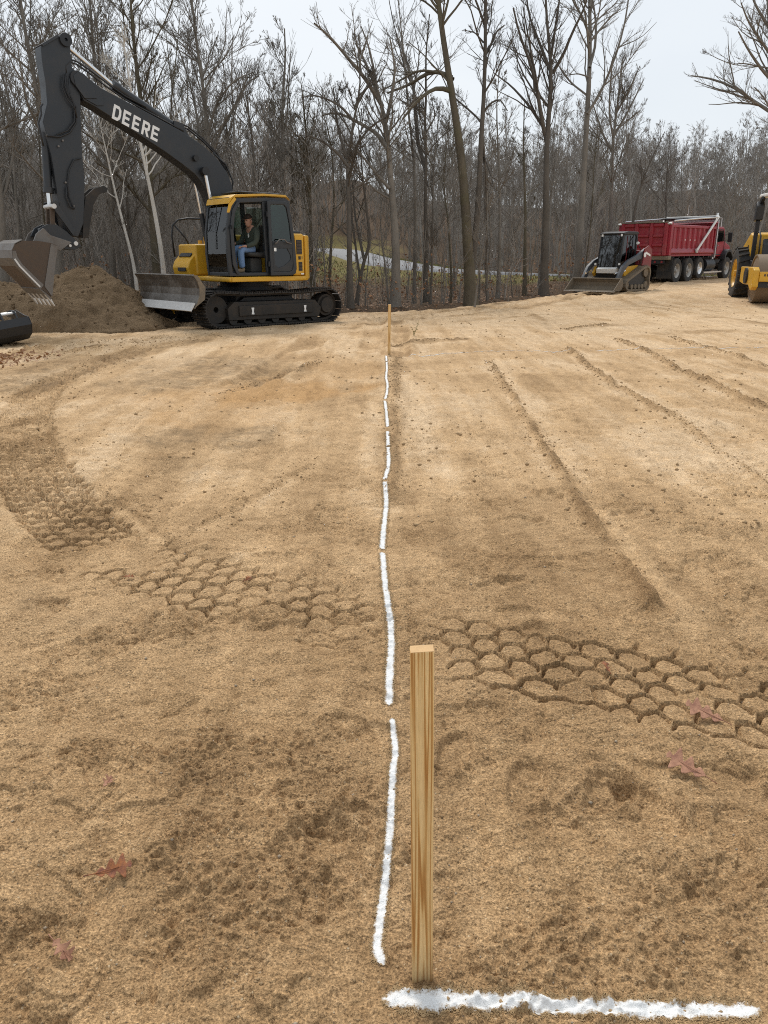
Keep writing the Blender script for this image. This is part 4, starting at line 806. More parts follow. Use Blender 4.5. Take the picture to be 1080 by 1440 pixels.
# ------------------------------------------------------------------ excavator
EX_O, EX_YAW = (-3.2, 18.4), math.radians(222.5)
def ex(px, py, l): return in_plane(px, py, EX_YAW, EX_O, l)
def exs(pts, l): return [ex(a, b, l) for a, b in pts]
def make_excavator():
    root = empty('excavator', (*EX_O, float(sand_z(*EX_O))-0.01), EX_YAW)
    tag(root, 'yellow tracked excavator with charcoal boom, raised front blade and bucket over the dirt pile', 'excavator')
    # ---- undercarriage
    R0, HL = 0.335, 1.44
    shoe = MB().box(-0.083,0.083,-0.30,0.30,0.0,0.022).prism([(-0.080,0.02),(-0.060,0.055),(-0.048,0.055),(-0.040,0.02)], -0.30, 0.30).prism([(-0.010,0.02),(-0.006,0.05),(0.006,0.05),(0.012,0.02)], -0.30, 0.30).prism([(0.048,0.02),(0.055,0.05),(0.066,0.05),(0.072,0.02)], -0.30, 0.30).mesh('track_shoe')
    shoe.materials.append(M['track_steel'])
    for sd in (1, -1):
        l = sd*1.0; per = 4*HL + 2*math.pi*R0; n = 44; pitch = per/n
        chain = MB(); path = []
        for i in range(64):
            s = per*i/64
            path.append(s)
        def at(s):
            s %= per
            if s < 2*HL: return (HL-s, 0.0+0.055, -math.pi)                      # bottom run, front to rear
            s -= 2*HL
            if s < math.pi*R0: a = s/R0; return (-HL-R0*math.sin(a), R0+0.055-R0*math.cos(a), -math.pi-a)
            s -= math.pi*R0
            if s < 2*HL: t = s/(2*HL); return (-HL+s, 2*R0+0.055-0.045*math.sin(math.pi*t)*(1+0.3*math.sin(3*math.pi*t)), -2*math.pi)
            s -= 2*HL; a = s/R0; return (HL+R0*math.sin(a), R0+0.055+R0*math.cos(a), -2*math.pi-a)
        pin = [at(s)[:2] for s in path]; cx = [(p[0]*0.965, (p[1]-R0-0.055)*0.88+R0+0.055) for p in pin]
        belt = MB().ring(pin, cx, l-0.12, l+0.12).build('track', M['track_steel'], root)
        for i in range(n):
            f, z, a = at(i*pitch); o = mesh_obj('track_shoe', shoe, None, belt)
            o.location = (f, l, z); o.rotation_euler = (0, -a if False else -(a), 0)
            nx, nz = None, None
            # outward normal of the belt
            if abs(z-0.055) < 1e-6: ang = math.pi
            else: ang = 0.0
            if f < -HL or f > HL:
                c = (-HL if f < -HL else HL); ang = math.atan2(f-c, z-R0-0.055)
            o.rotation_euler = (0, ang, 0)
        fr = MB().prism([(-1.20,0.14),(-1.28,0.34),(-1.10,0.52),(1.05,0.54),(1.22,0.40),(1.20,0.16)], l-0.20, l+0.20)
        fr.prism([(-1.0,0.24),(-1.0,0.46),(0.95,0.46),(0.95,0.24)], l+sd*0.20, l+sd*0.235)
        tf = fr.build('track_frame', M['track_steel'], root, 0.015)
        for f in (0.62, -0.78):
            MB().prism([(f-0.035,0.27),(f-0.02,0.33),(f-0.035,0.41),(f+0.035,0.41),(f+0.02,0.33),(f+0.035,0.27)], l+sd*0.236, l+sd*0.242).build('white_mark', M['white'], tf)
        MB().lathe([(0.10,-0.16),(0.24,-0.16),(0.27,-0.05),(0.27,0.05),(0.24,0.16),(0.10,0.16)], (-HL,l,R0+0.055), n=26).lathe([(0.0,0.16),(0.19,0.16),(0.17,0.215),(0.0,0.215)], (-HL,l,R0+0.055), n=24).build('sprocket', M['track_steel'], root, smooth='auto')
        MB().lathe([(0.06,-0.10),(0.28,-0.10),(0.30,-0.04),(0.30,0.04),(0.28,0.10),(0.06,0.10)], (HL,l,R0+0.055), n=26).build('idler', M['track_steel'], root, smooth='auto')
        for k in range(7):
            MB().lathe([(0.02,-0.18),(0.10,-0.18),(0.10,-0.08),(0.085,0),(0.10,0.08),(0.10,0.18),(0.02,0.18)], (-1.08+k*0.36,l,0.165), n=14).build('roller', M['track_steel'], root, smooth='auto')
    cb = MB().box(-0.75,0.75,-0.80,0.80,0.36,0.70).prism([(-1.0,0.38),(-0.6,0.62),(0.6,0.62),(1.0,0.38)], -0.9, 0.9)
    cb.build('car_body', M['black'], root, 0.02)
    MB().lathe([(0.0,0),(0.62,0),(0.62,0.12),(0.55,0.12),(0.55,0.24),(0.0,0.24)], (0,0,0.70), 'z', 40).build('swing_bearing', M['black'], root, smooth='auto')
    # ---- front blade
    bl = empty('blade', (-0.24,0,0.10)); bl.parent = root
    prof = [(2.30,0.36),(2.22,0.46),(2.16,0.60),(2.15,0.74),(2.19,0.88),(2.27,0.99)]
    face = MB().sheet(prof, -1.30, 1.30, 0.03); face.build('mouldboard', M['blade_face'], bl, smooth=False)
    MB().sheet([(2.37,0.295),(2.315,0.37),(2.265,0.45)], -1.305, 1.305, -0.022).build('cutting_edge', M['edge_steel'], bl)
    for s in (1,-1):
        MB().prism([(2.30,0.36),(2.22,0.46),(2.16,0.60),(2.15,0.74),(2.19,0.88),(2.27,0.99),(2.18,0.99),(2.02,0.75),(2.05,0.52)], s*1.30, s*1.325).build('end_plate', M['dirt_steel'], bl)
        MB().prism([(0.7,0.30),(0.7,0.52),(1.7,0.70),(2.12,0.72),(2.14,0.50),(1.6,0.40)], s*0.42-0.07, s*0.42+0.07).build('push_arm', M['black'], bl, 0.015)
    MB().prism([(2.10,0.42),(2.02,0.52),(2.0,0.88),(2.10,0.90)], -1.2, 1.2).build('stiffener', M['black'], bl, 0.01)
    MB().prism([(-0.16,0.0),(0.02,0.13),(0.02,0.06),(0.2,0.06),(0.2,-0.06),(0.02,-0.06),(0.02,-0.13)], 1.02, 1.03, 'x').build('arrow_mark', M['yellow'], root, loc=(0.52,-0.55,0.36)).rotation_euler = (0,0,0)
    # ---- upper frame
    MB().prism([(0.95,-0.55),(1.05,-0.35),(1.05,0.22),(1.15,0.26),(1.15,1.24),(-0.62,1.24),(-0.95,1.15),(-1.28,0.75),(-1.46,0.25),(-1.46,-0.25),(-1.28,-0.75),(-0.95,-1.15),(-0.6,-1.24),(0.6,-1.24),(0.85,-0.9)], 0.94, 1.045, 'z').build('deck', M['yellow'], root, 0.03)
    MB().box(-0.50,1.10,1.245,1.262,0.95,1.04).build('step_strip', M['yellow'], root, 0.005)
    # engine housing: left flank, louvred door panels
    arc = lambda r,a0,a1,n: [(-r*math.cos(math.radians(a0+(a1-a0)*k/n)), r*math.sin(math.radians(a0+(a1-a0)*k/n))) for k in range(n+1)]
    hs = MB().prism([(-0.50,1.22)]+[(-0.80,1.22)]+[(-0.86,1.10),(-0.86,-1.10)]+[(-0.80,-1.22),(0.30,-1.22),(0.30,-0.42),(-0.42,-0.42),(-0.50,0.30)], 1.05, 1.93, 'z').build('engine_housing', M['yellow'], root, 0.04)
    MB().box(-0.79,-0.56,1.222,1.232,1.10,1.88).build('side_door', M['yellow'], hs, 0.006)
    g1 = MB().box(-0.74,-0.59,1.233,1.238,1.50,1.80).build('grille', M['black'], hs)
    for k in range(9): MB().box(-0.735,-0.595,1.238,1.246,1.515+k*0.031,1.531+k*0.031).build('louvre', M['bucket_rust'], g1)
    g2 = MB().box(-0.74,-0.64,1.233,1.238,1.15,1.34).build('grille', M['black'], hs)
    for k in range(6): MB().box(-0.735,-0.645,1.238,1.246,1.16+k*0.030,1.175+k*0.030).build('louvre', M['bucket_rust'], g2)
    MB().box(-0.745,-0.735,1.233,1.240,1.40,1.46).box(-0.70,-0.64,1.233,1.240,1.39,1.46).build('latch', M['black'], hs)
    MB().box(-0.78,-0.70,1.233,1.236,1.075,1.10).build('decal', M['white'], hs)
    MB().box(-0.80,-0.52,0.25,1.12,1.93,1.99).build('air_intake', M['cab_grey'], hs, 0.02)
    cw = MB().prism([(-0.87,1.17)]+[(-p[0] if False else p[0], p[1]) for p in arc(1.49, 52, -52, 18)]+[(-0.87,-1.17)], 0.97, 1.90, 'z').build('counterweight', M['yellow'], root, 0.06)
    MB().prism([(-0.5,-0.4),(-0.5,-1.24),(0.95,-1.24),(0.95,-0.44)], 1.05, 1.72, 'z').build('fuel_tank', M['yellow'], root, 0.05)
    # right-hand toolbox and step in front of it
    tb = MB().prism([(0.95,1.02),(1.45,1.02),(1.50,1.22),(1.44,1.36),(1.22,1.58),(0.95,1.66)], -1.22, -0.50).build('toolbox', M['yellow'], root, 0.025, loc=(-0.36,0,0))
    MB().prism([(1.20,1.60),(1.36,1.44),(1.38,1.46),(1.22,1.63)], -1.1, -0.6).build('step_plate', M['charcoal'], tb)
    MB().box(1.49,1.51,-0.95,-0.60,1.14,1.22).build('decal', M['black'], tb)
    MB().cyl((1.02,-0.72,1.62),(1.02,-0.72,1.80),0.05,12).build('filler_cap', M['yellow'], tb)
    MB().tube([(1.35,-1.15,1.45),(1.38,-1.15,1.9),(1.34,-1.15,2.12),(1.2,-1.15,2.24),(0.95,-1.15,2.28),(0.6,-1.15,2.28),(0.5,-1.15,2.2),(0.48,-1.15,1.7)], 0.022, 8).tube([(1.30,-1.13,2.12),(1.05,-1.13,1.85),(0.95,-1.13,1.66)], 0.018, 8).build('handrail', M['black'], root, smooth=True, loc=(-0.26,0,0))
    # ---- cab
    cab = empty('cab', (0,0,0)); cab.parent = root
    L0, L1 = 0.33, 1.22
    so = [(1.13,1.06),(1.16,1.50),(1.14,1.95),(1.05,2.42),(0.92,2.58),(0.2,2.63),(-0.36,2.64),(-0.46,2.58),(-0.50,2.2),(-0.52,1.6),(-0.50,1.06)]
    si = [(1.05,1.13),(1.07,1.50),(1.06,1.92),(0.98,2.36),(0.88,2.49),(0.2,2.54),(-0.30,2.55),(-0.38,2.50),(-0.42,2.2),(-0.44,1.6),(-0.42,1.13)]
    for l in (L0, L1-0.06): MB().ring(so, si, l, l+0.06).build('side_frame', M['cab_grey'], cab, 0.012)
    # B pillar and the front door post
    MB().prism([(0.20,1.13),(0.24,2.54),(0.12,2.55),(0.08,1.13)], L1-0.06, L1-0.002).build('pillar', M['cab_grey'], cab, 0.01)
    MB().prism([(x+0.17,z) for x,z in [(0.80,1.10),(0.885,1.30),(0.90,2.0),(0.82,2.36),(0.70,2.52),(0.62,2.52),(0.76,2.30),(0.82,1.95),(0.80,1.35),(0.74,1.10)]], L1-0.055, L1+0.028).build('pillar', M['cab_grey'], cab, 0.012)
    MB().prism([(0.20,1.13),(0.24,2.54),(0.14,2.55),(0.10,1.13)], L0+0.002, L0+0.058).build('pillar', M['cab_grey'], cab, 0.01)
    for f, z, h in ((1.09,1.06,0.08),(0.98,2.50,0.10)): MB().box(f-0.05,f+0.03,L0+0.06,L1-0.06,z,z+h).build('cross_rail', M['cab_grey'], cab, 0.01)
    MB().box(-0.50,-0.42,L0+0.06,L1-0.06,1.06,1.75).build('rear_panel', M['cab_grey'], cab, 0.01)
    MB().box(-0.44,1.08,L0+0.06,L1-0.06,1.065,1.12).build('cab_floor', M['black'], cab)
    MB().prism([(1.06,2.47),(0.94,2.60),(0.2,2.655),(-0.38,2.66),(-0.48,2.60),(-0.36,2.70),(0.2,2.70),(0.90,2.655),(1.02,2.58)], L0-0.01, L1+0.012).build('roof', M['yellow'], cab, 0.015)
    MB().box(-0.3,0.75,L0+0.1,L1-0.1,2.70,2.735).build('roof_hatch', M['cab_grey'], cab, 0.015)
    MB().prism([(1.12,2.30),(1.06,2.47),(0.92,2.61),(0.88,2.56),(1.0,2.43),(1.06,2.30)], L1+0.002, L1+0.02).build('roof_trim', M['yellow'], cab, 0.005)
    MB().prism([(1.11,1.14),(1.135,1.50),(1.12,1.94),(1.03,2.42),(0.97,2.52),(0.965,2.51),(1.025,2.415),(1.115,1.94),(1.13,1.50),(1.105,1.14)], L0+0.06, L1-0.06).build('windshield', M['glass'], cab)
    for f0, f1 in ((-0.42,0.10),(0.24,1.05)): MB().box(f0,f1,L0+0.02,L0+0.026,1.14,2.48).build('side_window', M['glass'], cab)
    MB().box(-0.47,-0.464,L0+0.06,L1-0.06,1.75,2.50).build('rear_window', M['glass'], cab)
    # open door folded back along the flank
    dr = empty('door', (0,0,0)); dr.parent = root
    dl = L1+0.035
    do = [(0.15,1.06),(0.17,2.56),(0.05,2.575),(-0.30,2.575),(-0.39,2.50),(-0.46,2.15),(-0.52,1.65),(-0.54,1.20),(-0.50,1.09),(-0.40,1.06)]
    dw = [(0.07,1.75),(0.085,2.47),(0.03,2.49),(-0.25,2.49),(-0.31,2.44),(-0.37,2.15),(-0.41,1.90),(-0.42,1.74),(-0.36,1.72),(-0.20,1.72)]
    d2 = [(0.03,1.30),(0.04,1.62),(0.0,1.66),(-0.20,1.66),(-0.30,1.62),(-0.38,1.50),(-0.40,1.42),(-0.36,1.36),(-0.20,1.26),(-0.05,1.22)]
    MB().ring(do, [(0.08,1.14),(0.09,2.48),(0.03,2.495),(-0.26,2.495),(-0.32,2.44),(-0.38,2.15),(-0.43,1.65),(-0.45,1.25),(-0.42,1.17),(-0.34,1.14)], dl, dl+0.05).build('door_frame', M['cab_grey'], dr, 0.012)
    MB().prism([(0.08,1.62),(0.08,1.77),(-0.43,1.77),(-0.44,1.62)], dl+0.005, dl+0.045).build('door_rail', M['cab_grey'], dr, 0.01)
    MB().ring([(0.08,1.14),(0.08,1.63),(0.0,1.64),(-0.2,1.64),(-0.34,1.64),(-0.435,1.63),(-0.445,1.3),(-0.42,1.17),(-0.34,1.14),(-0.05,1.14)], d2, dl+0.008, dl+0.04).build('door_panel', M['cab_grey'], dr, 0.008)
    MB().prism(dw, dl+0.02, dl+0.026).build('pane', M['glass_green'], dr)
    MB().prism(d2, dl+0.02, dl+0.026).build('pane', M['glass_dark'], dr)
    MB().tube([(0.04,dl+0.06,1.70),(0.0,dl+0.10,1.74),(-0.06,dl+0.10,1.80),(-0.20,dl+0.10,1.80),(-0.26,dl+0.10,1.74),(-0.40,dl+0.07,1.72)], 0.013, 6).build('door_handle', M['bucket_steel'], dr, smooth=True)
    MB().box(-0.01,0.05,dl+0.046,dl+0.05,1.56,1.63).build('sticker', M['lamp'], dr)
    for z in (1.3, 2.3): MB().cyl((0.17,dl+0.02,z-0.05),(0.17,dl+0.02,z+0.05),0.022,8).build('hinge', M['black'], dr)
    # seat, console, levers, small fittings inside
    st = MB().prism([(0.02,1.42),(0.48,1.46),(0.50,1.54),(0.02,1.54)], 0.50, 1.02).prism([(0.08,1.50),(-0.10,2.12),(-0.22,2.10),(-0.06,1.48)], 0.52, 1.0).box(0.1,0.4,0.6,0.92,1.12,1.43)
    st.build('seat', M['seat'], cab, 0.04)
    for l in (0.42,): MB().prism([(0.10,1.40),(0.62,1.52),(0.64,1.66),(0.55,1.68),(0.10,1.56)], l-0.055, l+0.055).build('console', M['black'], cab, 0.02)
    MB().prism([(-0.10,1.50),(0.16,1.58),(0.18,1.72),(0.10,1.74),(-0.10,1.62)], 1.03, 1.11).build('console', M['black'], cab, 0.02)
    for l in (0.42,): MB().tube([(0.58,l,1.66),(0.60,l,1.80)], [0.02,0.032], 8).build('joystick', M['black'], cab)
    for l in (0.66, 0.84): MB().tube([(0.78,l,1.12),(0.80,l,1.40),(0.74,l,1.58)], 0.016, 6).box(0.74,0.92,l-0.06,l+0.06,1.12,1.15).build('travel_lever', M['black'], cab)
    MB().box(0.90,0.94,0.36,0.58,1.72,1.92).build('monitor', M['black'], cab, 0.01)
    MB().box(1.055,1.06,0.44,0.56,1.95,2.10).build('notice', M['white'], cab)
    MB().tube([(1.09,0.80,2.45),(1.13,0.78,1.95),(1.145,0.77,1.60)], 0.008, 5).build('wiper', M['black'], cab)
    MB().prism([(1.03,1.99),(1.06,1.99),(1.06,2.06),(1.03,2.06)], 1.23, 1.30).build('mirror', M['black'], cab)
    # ---- boom (outline taken in the plane of the boom)
    btop = [(105,113),(112,108),(122,113),(137,125),(200,158),(237,178),(262,193),(281,206),(300,224),(314,243),(321,262),(323,276)]
    bbot = [(294,290),(288,274),(279,258),(268,245),(250,231),(225,213),(185,187),(150,165),(128,151),(113,143),(106,128)]
    bo = exs(btop, 0) + [(0.28,2.0),(0.20,1.50),(0.28,1.38),(0.42,1.38),(0.62,1.60),(0.82,2.1)] + exs(bbot, 0)
    boom = MB().prism(bo, -0.17, 0.17).build('boom', M['charcoal'], root, 0.018)
    MB().prism([ex(109,116,0), ex(122,114,0), ex(138,128,0), ex(140,150,0), ex(131,150,0), ex(113,140,0)], 0.171, 0.19).build('boom_plate', M['charcoal'], boom, 0.006)
    # lettering on both faces, set out along its baseline
    def letters(l, d):
        A = np.array(ex(157,165.5,0.172)); B = np.array(ex(223,200.5,0.172)); Ctop = np.array(ex(160.5,145.5,0.172)); u = (B-A); v = (Ctop-A); W = 5.0
        glyph = {'D': [[(0,0),(0.55,0),(0.78,0.2),(0.82,0.5),(0.78,0.8),(0.55,1),(0,1)], [(0.22,0.2),(0.5,0.2),(0.58,0.32),(0.60,0.5),(0.58,0.68),(0.5,0.8),(0.22,0.8)]],
                 'E': [[(0,0),(0.74,0),(0.74,0.2),(0.22,0.2),(0.22,0.41),(0.66,0.41),(0.66,0.59),(0.22,0.59),(0.22,0.8),(0.74,0.8),(0.74,1),(0,1)]],
                 'R': None}
        for i, ch in enumerate('DEERE'):
            def P(p): q = A + u*((i+p[0])/W*1.02) + v*p[1]; return (q[0], q[1])
            mb = MB()
            if ch == 'D': mb.ring([P(p) for p in glyph['D'][0]], [P(p) for p in glyph['D'][1]], l, l+d)
            elif ch == 'E': mb.prism([P(p) for p in glyph['E'][0]], l, l+d)
            else:
                mb.prism([P(p) for p in [(0,0),(0.22,0),(0.22,1),(0,1)]], l, l+d)
                mb.ring([P(p) for p in [(0.225,1),(0.62,1),(0.78,0.86),(0.78,0.52),(0.62,0.38),(0.225,0.38)]], [P(p) for p in [(0.225,0.8),(0.5,0.8),(0.56,0.76),(0.56,0.62),(0.5,0.56),(0.225,0.56)]], l, l+d)
                mb.prism([P(p) for p in [(0.32,0.375),(0.55,0.375),(0.82,0),(0.56,0)]], l, l+d)
            mb.build('letter', M['white'], boom)
    letters(0.1712, 0.004)
    # boom cylinders
    for s in (1,-1):
        p0 = ex(290,240,0.3); cy = MB().tube([(1.15,s*0.30,1.15),(1.10,s*0.30,1.45)], 0.055, 12)
        c = np.array([0.66,1.15]); e = np.array(p0)
        mid = c+(e-c)*0.60
        MB().tube([(c[0],s*0.245,c[1]),(mid[0],s*0.245,mid[1])], 0.055, 14).build('boom_cylinder', M['charcoal'], root, smooth='auto')
        MB().tube([(mid[0],s*0.245,mid[1]),(e[0],s*0.245,e[1])], 0.036, 12).build('cylinder_rod', M['chrome'], root, smooth='auto')
        MB().lathe([(0.0,-0.06),(0.085,-0.06),(0.085,0.05),(0.0,0.05)], (e[0],s*0.245,e[1]), n=18).build('boom_pin', M['black'], root)
    q = ex(275,222,0.2); MB().lathe([(0,0.0),(0.06,0.0),(0.06,0.07),(0.0,0.07)], (q[0],0.172,q[1]), n=14).build('boom_pin', M['black'], root)
    # arm
    ao = exs([(53,66),(76,52),(86,51),(94,57),(95,74),(97,96),(104,104),(109,124),(109,160),(111,210),(115,254),(114,312),(106,333),(96,331),(87,318),(80,295),(69,222),(60,186),(56,172),(62,146),(60,118),(55,88)], 0)
    arm = MB().prism(ao, -0.15, 0.15).build('arm', M['charcoal'], root, 0.015)
    MB().prism(exs([(53,64),(76,50),(78,54),(56,67)], 0), -0.18, 0.18).build('arm_cap', M['cab_grey'], arm, 0.004)
    for px, py, r in ((87,58,0.11),(103,112,0.13)):
        q = ex(px, py, 0); MB().lathe([(0.03,-0.20),(r,-0.20),(r,0.20),(0.03,0.20)], (q[0],0,q[1]), n=20).build('pivot_boss', M['black'], arm, smooth='auto')
    # boom nose ears that clasp the arm
    q = ex(103,112,0)
    for s in (1,-1): MB().prism([ex(97,108,0),ex(104,102,0),ex(112,106,0),ex(124,118,0),ex(130,140,0),ex(113,140,0),ex(100,122,0)], s*0.19-0.02, s*0.19+0.02).build('boom_nose', M['charcoal'], boom, 0.008)
    # arm cylinder along the boom's back
    a0, a1, a2 = ex(91,62,0), ex(158,119,0), ex(248,180,0)
    MB().tube([(a0[0],0,a0[1]),(a1[0],0,a1[1])], 0.042, 12).build('cylinder_rod', M['chrome'], root, smooth='auto')
    MB().tube([(a1[0],0,a1[1]),(a2[0],0,a2[1])], 0.085, 16).tube([(a1[0],0,a1[1]),(a1[0]-0.12,0,a1[1]-0.05)], 0.10, 16).build('arm_cylinder', M['charcoal'], root, smooth='auto')
    for s in (1,-1): MB().prism([ex(240,170,0),ex(252,174,0),ex(262,194,0),ex(240,182,0)], s*0.12-0.02, s*0.12+0.02).build('cylinder_bracket', M['charcoal'], root)
    # bucket cylinder on the arm's front
    b0, b1, b2 = ex(63,186,0), ex(68,271,0), ex(70,290,0)
    MB().tube([(b0[0],0,b0[1]),(b1[0],0,b1[1])], 0.075, 14).tube([(b1[0]-0.01,0,b1[1]+0.10),(b1[0],0,b1[1])], 0.095, 14).build('bucket_cylinder', M['charcoal'], root, smooth='auto')
    MB().tube([(b1[0],0,b1[1]),(b2[0],0,b2[1])], 0.040, 12).build('cylinder_rod', M['chrome'], root, smooth='auto')
    for s in (1,-1):
        MB().prism(exs([(66,284),(74,282),(78,290),(100,324),(97,331),(72,297)], 0), s*0.195-0.018, s*0.195+0.018).build('idler_link', M['charcoal'], root, 0.006)
        MB().prism(exs([(67,288),(74,288),(74,318),(68,318)], 0), s*0.10-0.02, s*0.10+0.02).build('bucket_link', M['bucket_rust'], root, 0.006)
    MB().cyl((b2[0],-0.22,b2[1]),(b2[0],0.22,b2[1]),0.045,12).build('link_pin', M['worn_steel'], root)
    # coupler between link, arm and bucket
    for s in (1,-1): MB().prism(exs([(46,332),(52,320),(62,315),(76,316),(90,326),(104,340),(110,346),(100,351),(86,350),(80,342),(68,331),(56,332)], 0), s*0.15-0.022, s*0.15+0.022).build('coupler_plate', M['charcoal'], root, 0.008)
    for px, py in ((58,323),(101,342),(86,339),(93,345)):
        q = ex(px, py, 0); MB().cyl((q[0],-0.21,q[1]),(q[0],0.21,q[1]),0.04 if px in (58,101) else 0.025,12).build('coupler_pin', M['worn_steel'] if px > 80 else M['charcoal'], root)
    # thumb folded against the arm
    for s in (1,-1): MB().prism(exs([(112,334),(113,300),(116,276),(128,265),(141,261),(147,265),(146,270),(135,273),(127,288),(122,318),(120,334)], 0), s*0.13-0.025, s*0.13+0.025).build('thumb', M['track_steel'], root, 0.006)
    MB().prism(exs([(114,330),(115,285),(119,275),(118,300),(116,332)], 0), -0.13, 0.13).build('thumb_back', M['track_steel'], root)
    # hoses
    def hose(px, l, r=0.016, ez=0.0): MB().tube([(*ex(a,b,l),) and (ex(a,b,l)[0], l, ex(a,b,l)[1]+ez) for a,b in px], r, 6).build('hose', M['black'], root, smooth=True)
    hose([(92,96),(90,88),(96,82),(108,86),(125,97),(150,116),(175,134),(205,150)], 0.10)
    hose([(93,102),(92,92),(98,86),(108,90),(124,101),(148,120),(175,139),(205,155),(240,174),(258,184)], 0.14)
    hose([(93,102),(91,120),(96,134),(107,150),(107,172),(98,186),(84,192),(66,190)], 0.20)
    hose([(89,104),(88,122),(94,138),(105,152),(105,170),(95,183),(80,189)], 0.21, 0.012)
    hose([(97,110),(98,130),(104,146),(108,165)], 0.22, 0.013)
    hose([(60,145),(57,150),(58,160),(54,172),(57,188),(61,205)], 0.19)
    hose([(114,222),(104,224),(97,238),(95,256),(97,275),(104,292),(103,294)], 0.185, 0.013)
    hose([(93,262),(93,276),(98,290),(105,293)], 0.19, 0.012)
    for k, dz in enumerate((0.0, 0.05)): hose([(250,180),(265,186),(285,202),(305,222),(318,244),(324,268)], -0.05+0.12*k, 0.018, 0.06+dz)
    hose([(300,222),(318,238),(328,262),(326,280)], 0.1, 0.018, 0.10)
    for px, py in ((82,205),(88,197),(92,256),(103,289),(66,190)):
        q = ex(px, py, 0.17); MB().cyl((q[0],0.165,q[1]),(q[0],0.19,q[1]),0.018,10).build('hose_fitting', M['bucket_steel'], arm)
    # ---- bucket
    bk = empty('bucket', (0,0,0)); bk.parent = root; W = 0.50
    P = lambda pts: exs(pts, W)
    back = P([(71,417),(57,405),(40,388),(26,374),(18,363),(17,352),(21,343),(31,338),(52,338),(71,341)])
    MB().sheet(back, -W, W, 0.02).build('shell', M['bucket_rust'], bk, smooth=False)
    MB().sheet(P([(57,405),(40,388),(26,374),(18,363)]), W-0.12, W+0.012, -0.014).build('wear_strip', M['bucket_steel'], bk)
    MB().sheet(P([(26,373),(18,362),(17,351),(21,342),(31,337)]), -W-0.005, W+0.012, -0.012).build('heel_band', M['bucket_steel'], bk)
    sidepoly = P([(71,341),(80,345),(77,370),(72,416),(57,405),(40,388),(26,374),(18,363),(17,352),(21,343),(31,338),(52,338)])
    for s in (1,-1):
        a, b = (W-0.012, W+0.010) if s > 0 else (-W-0.010, -W+0.012)
        MB().prism(sidepoly, a, b).build('side_plate', M['bucket_rust'], bk)
        d = 0.011 if s > 0 else -0.011
        MB().prism(P([(71,342),(81,346),(77,372),(73,417),(62,402)]), s*W+d, s*W+d+s*0.014).build('side_cutter', M['bucket_steel'], bk, 0.003)
        MB().prism(P([(57,406),(40,389),(26,375),(18,364),(17,352),(22,352),(24,361),(31,371),(46,386),(61,400)]), s*W+d, s*W+d+s*0.010).build('side_wear_plate', M['bucket_steel'], bk, 0.003)
        MB().sheet(P([(55,403.5),(40,388.3),(26.5,374.5),(19,364)]), s*W+d-s*0.004, s*W+d+s*0.012, 0.03).build('worn_edge', M['worn_steel'], bk)
    lip = P([(73,419),(57,404)])
    MB().sheet(lip, -W, W, -0.03).build('lip', M['bucket_steel'], bk)
    t0 = np.array(P([(66,412)])[0]); t1 = np.array(P([(78,430)])[0]); tv = t1-t0
    for k in range(5):
        l = -W+0.06+k*(2*W-0.12)/4; nn = np.array([-tv[1], tv[0]])/np.hypot(*tv)
        MB().prism([tuple(t0+nn*0.035), tuple(t1+nn*0.006), tuple(t1-nn*0.006), tuple(t0-nn*0.035)], l-0.04, l+0.04).build('tooth', M['worn_steel'], bk, 0.004)
    for s in (1,-1): MB().prism(exs([(44,345),(50,328),(60,320),(70,330),(100,340),(84,352),(66,345)], 0.2), s*0.22-0.02, s*0.22+0.02).build('bucket_ear', M['bucket_steel'], bk, 0.006)
    return root
excavator = make_excavator()

# ------------------------------------------------------------------ the operator
def skin_mesh(name, chains, mat, parent, sub=2):
    """chains: list of lists of (x,y,z,r); the first point of a later chain may repeat an earlier point to join it"""
    vs, es, rs, idx = [], [], [], {}
    for ch in chains:
        prev = None
        for (x,y,z,*r) in ch:
            k = (round(x,4),round(y,4),round(z,4))
            if k not in idx: idx[k] = len(vs); vs.append(k); rs.append(r)
            if prev is not None: es.append((prev, idx[k]))
            prev = idx[k]
    me = bpy.data.meshes.new(name); me.from_pydata(vs, es, []); o = mesh_obj(name, me, mat, parent)
    sk = o.modifiers.new('skin', 'SKIN'); sk.use_smooth_shade = True
    for i, d in enumerate(me.skin_vertices[0].data):
        r = rs[i]; d.radius = (r[0], r[1] if len(r) > 1 else r[0]); d.use_root = (i == 0)
    o.modifiers.new('sub', 'SUBSURF').levels = sub; o.modifiers['sub'].render_levels = sub
    return o
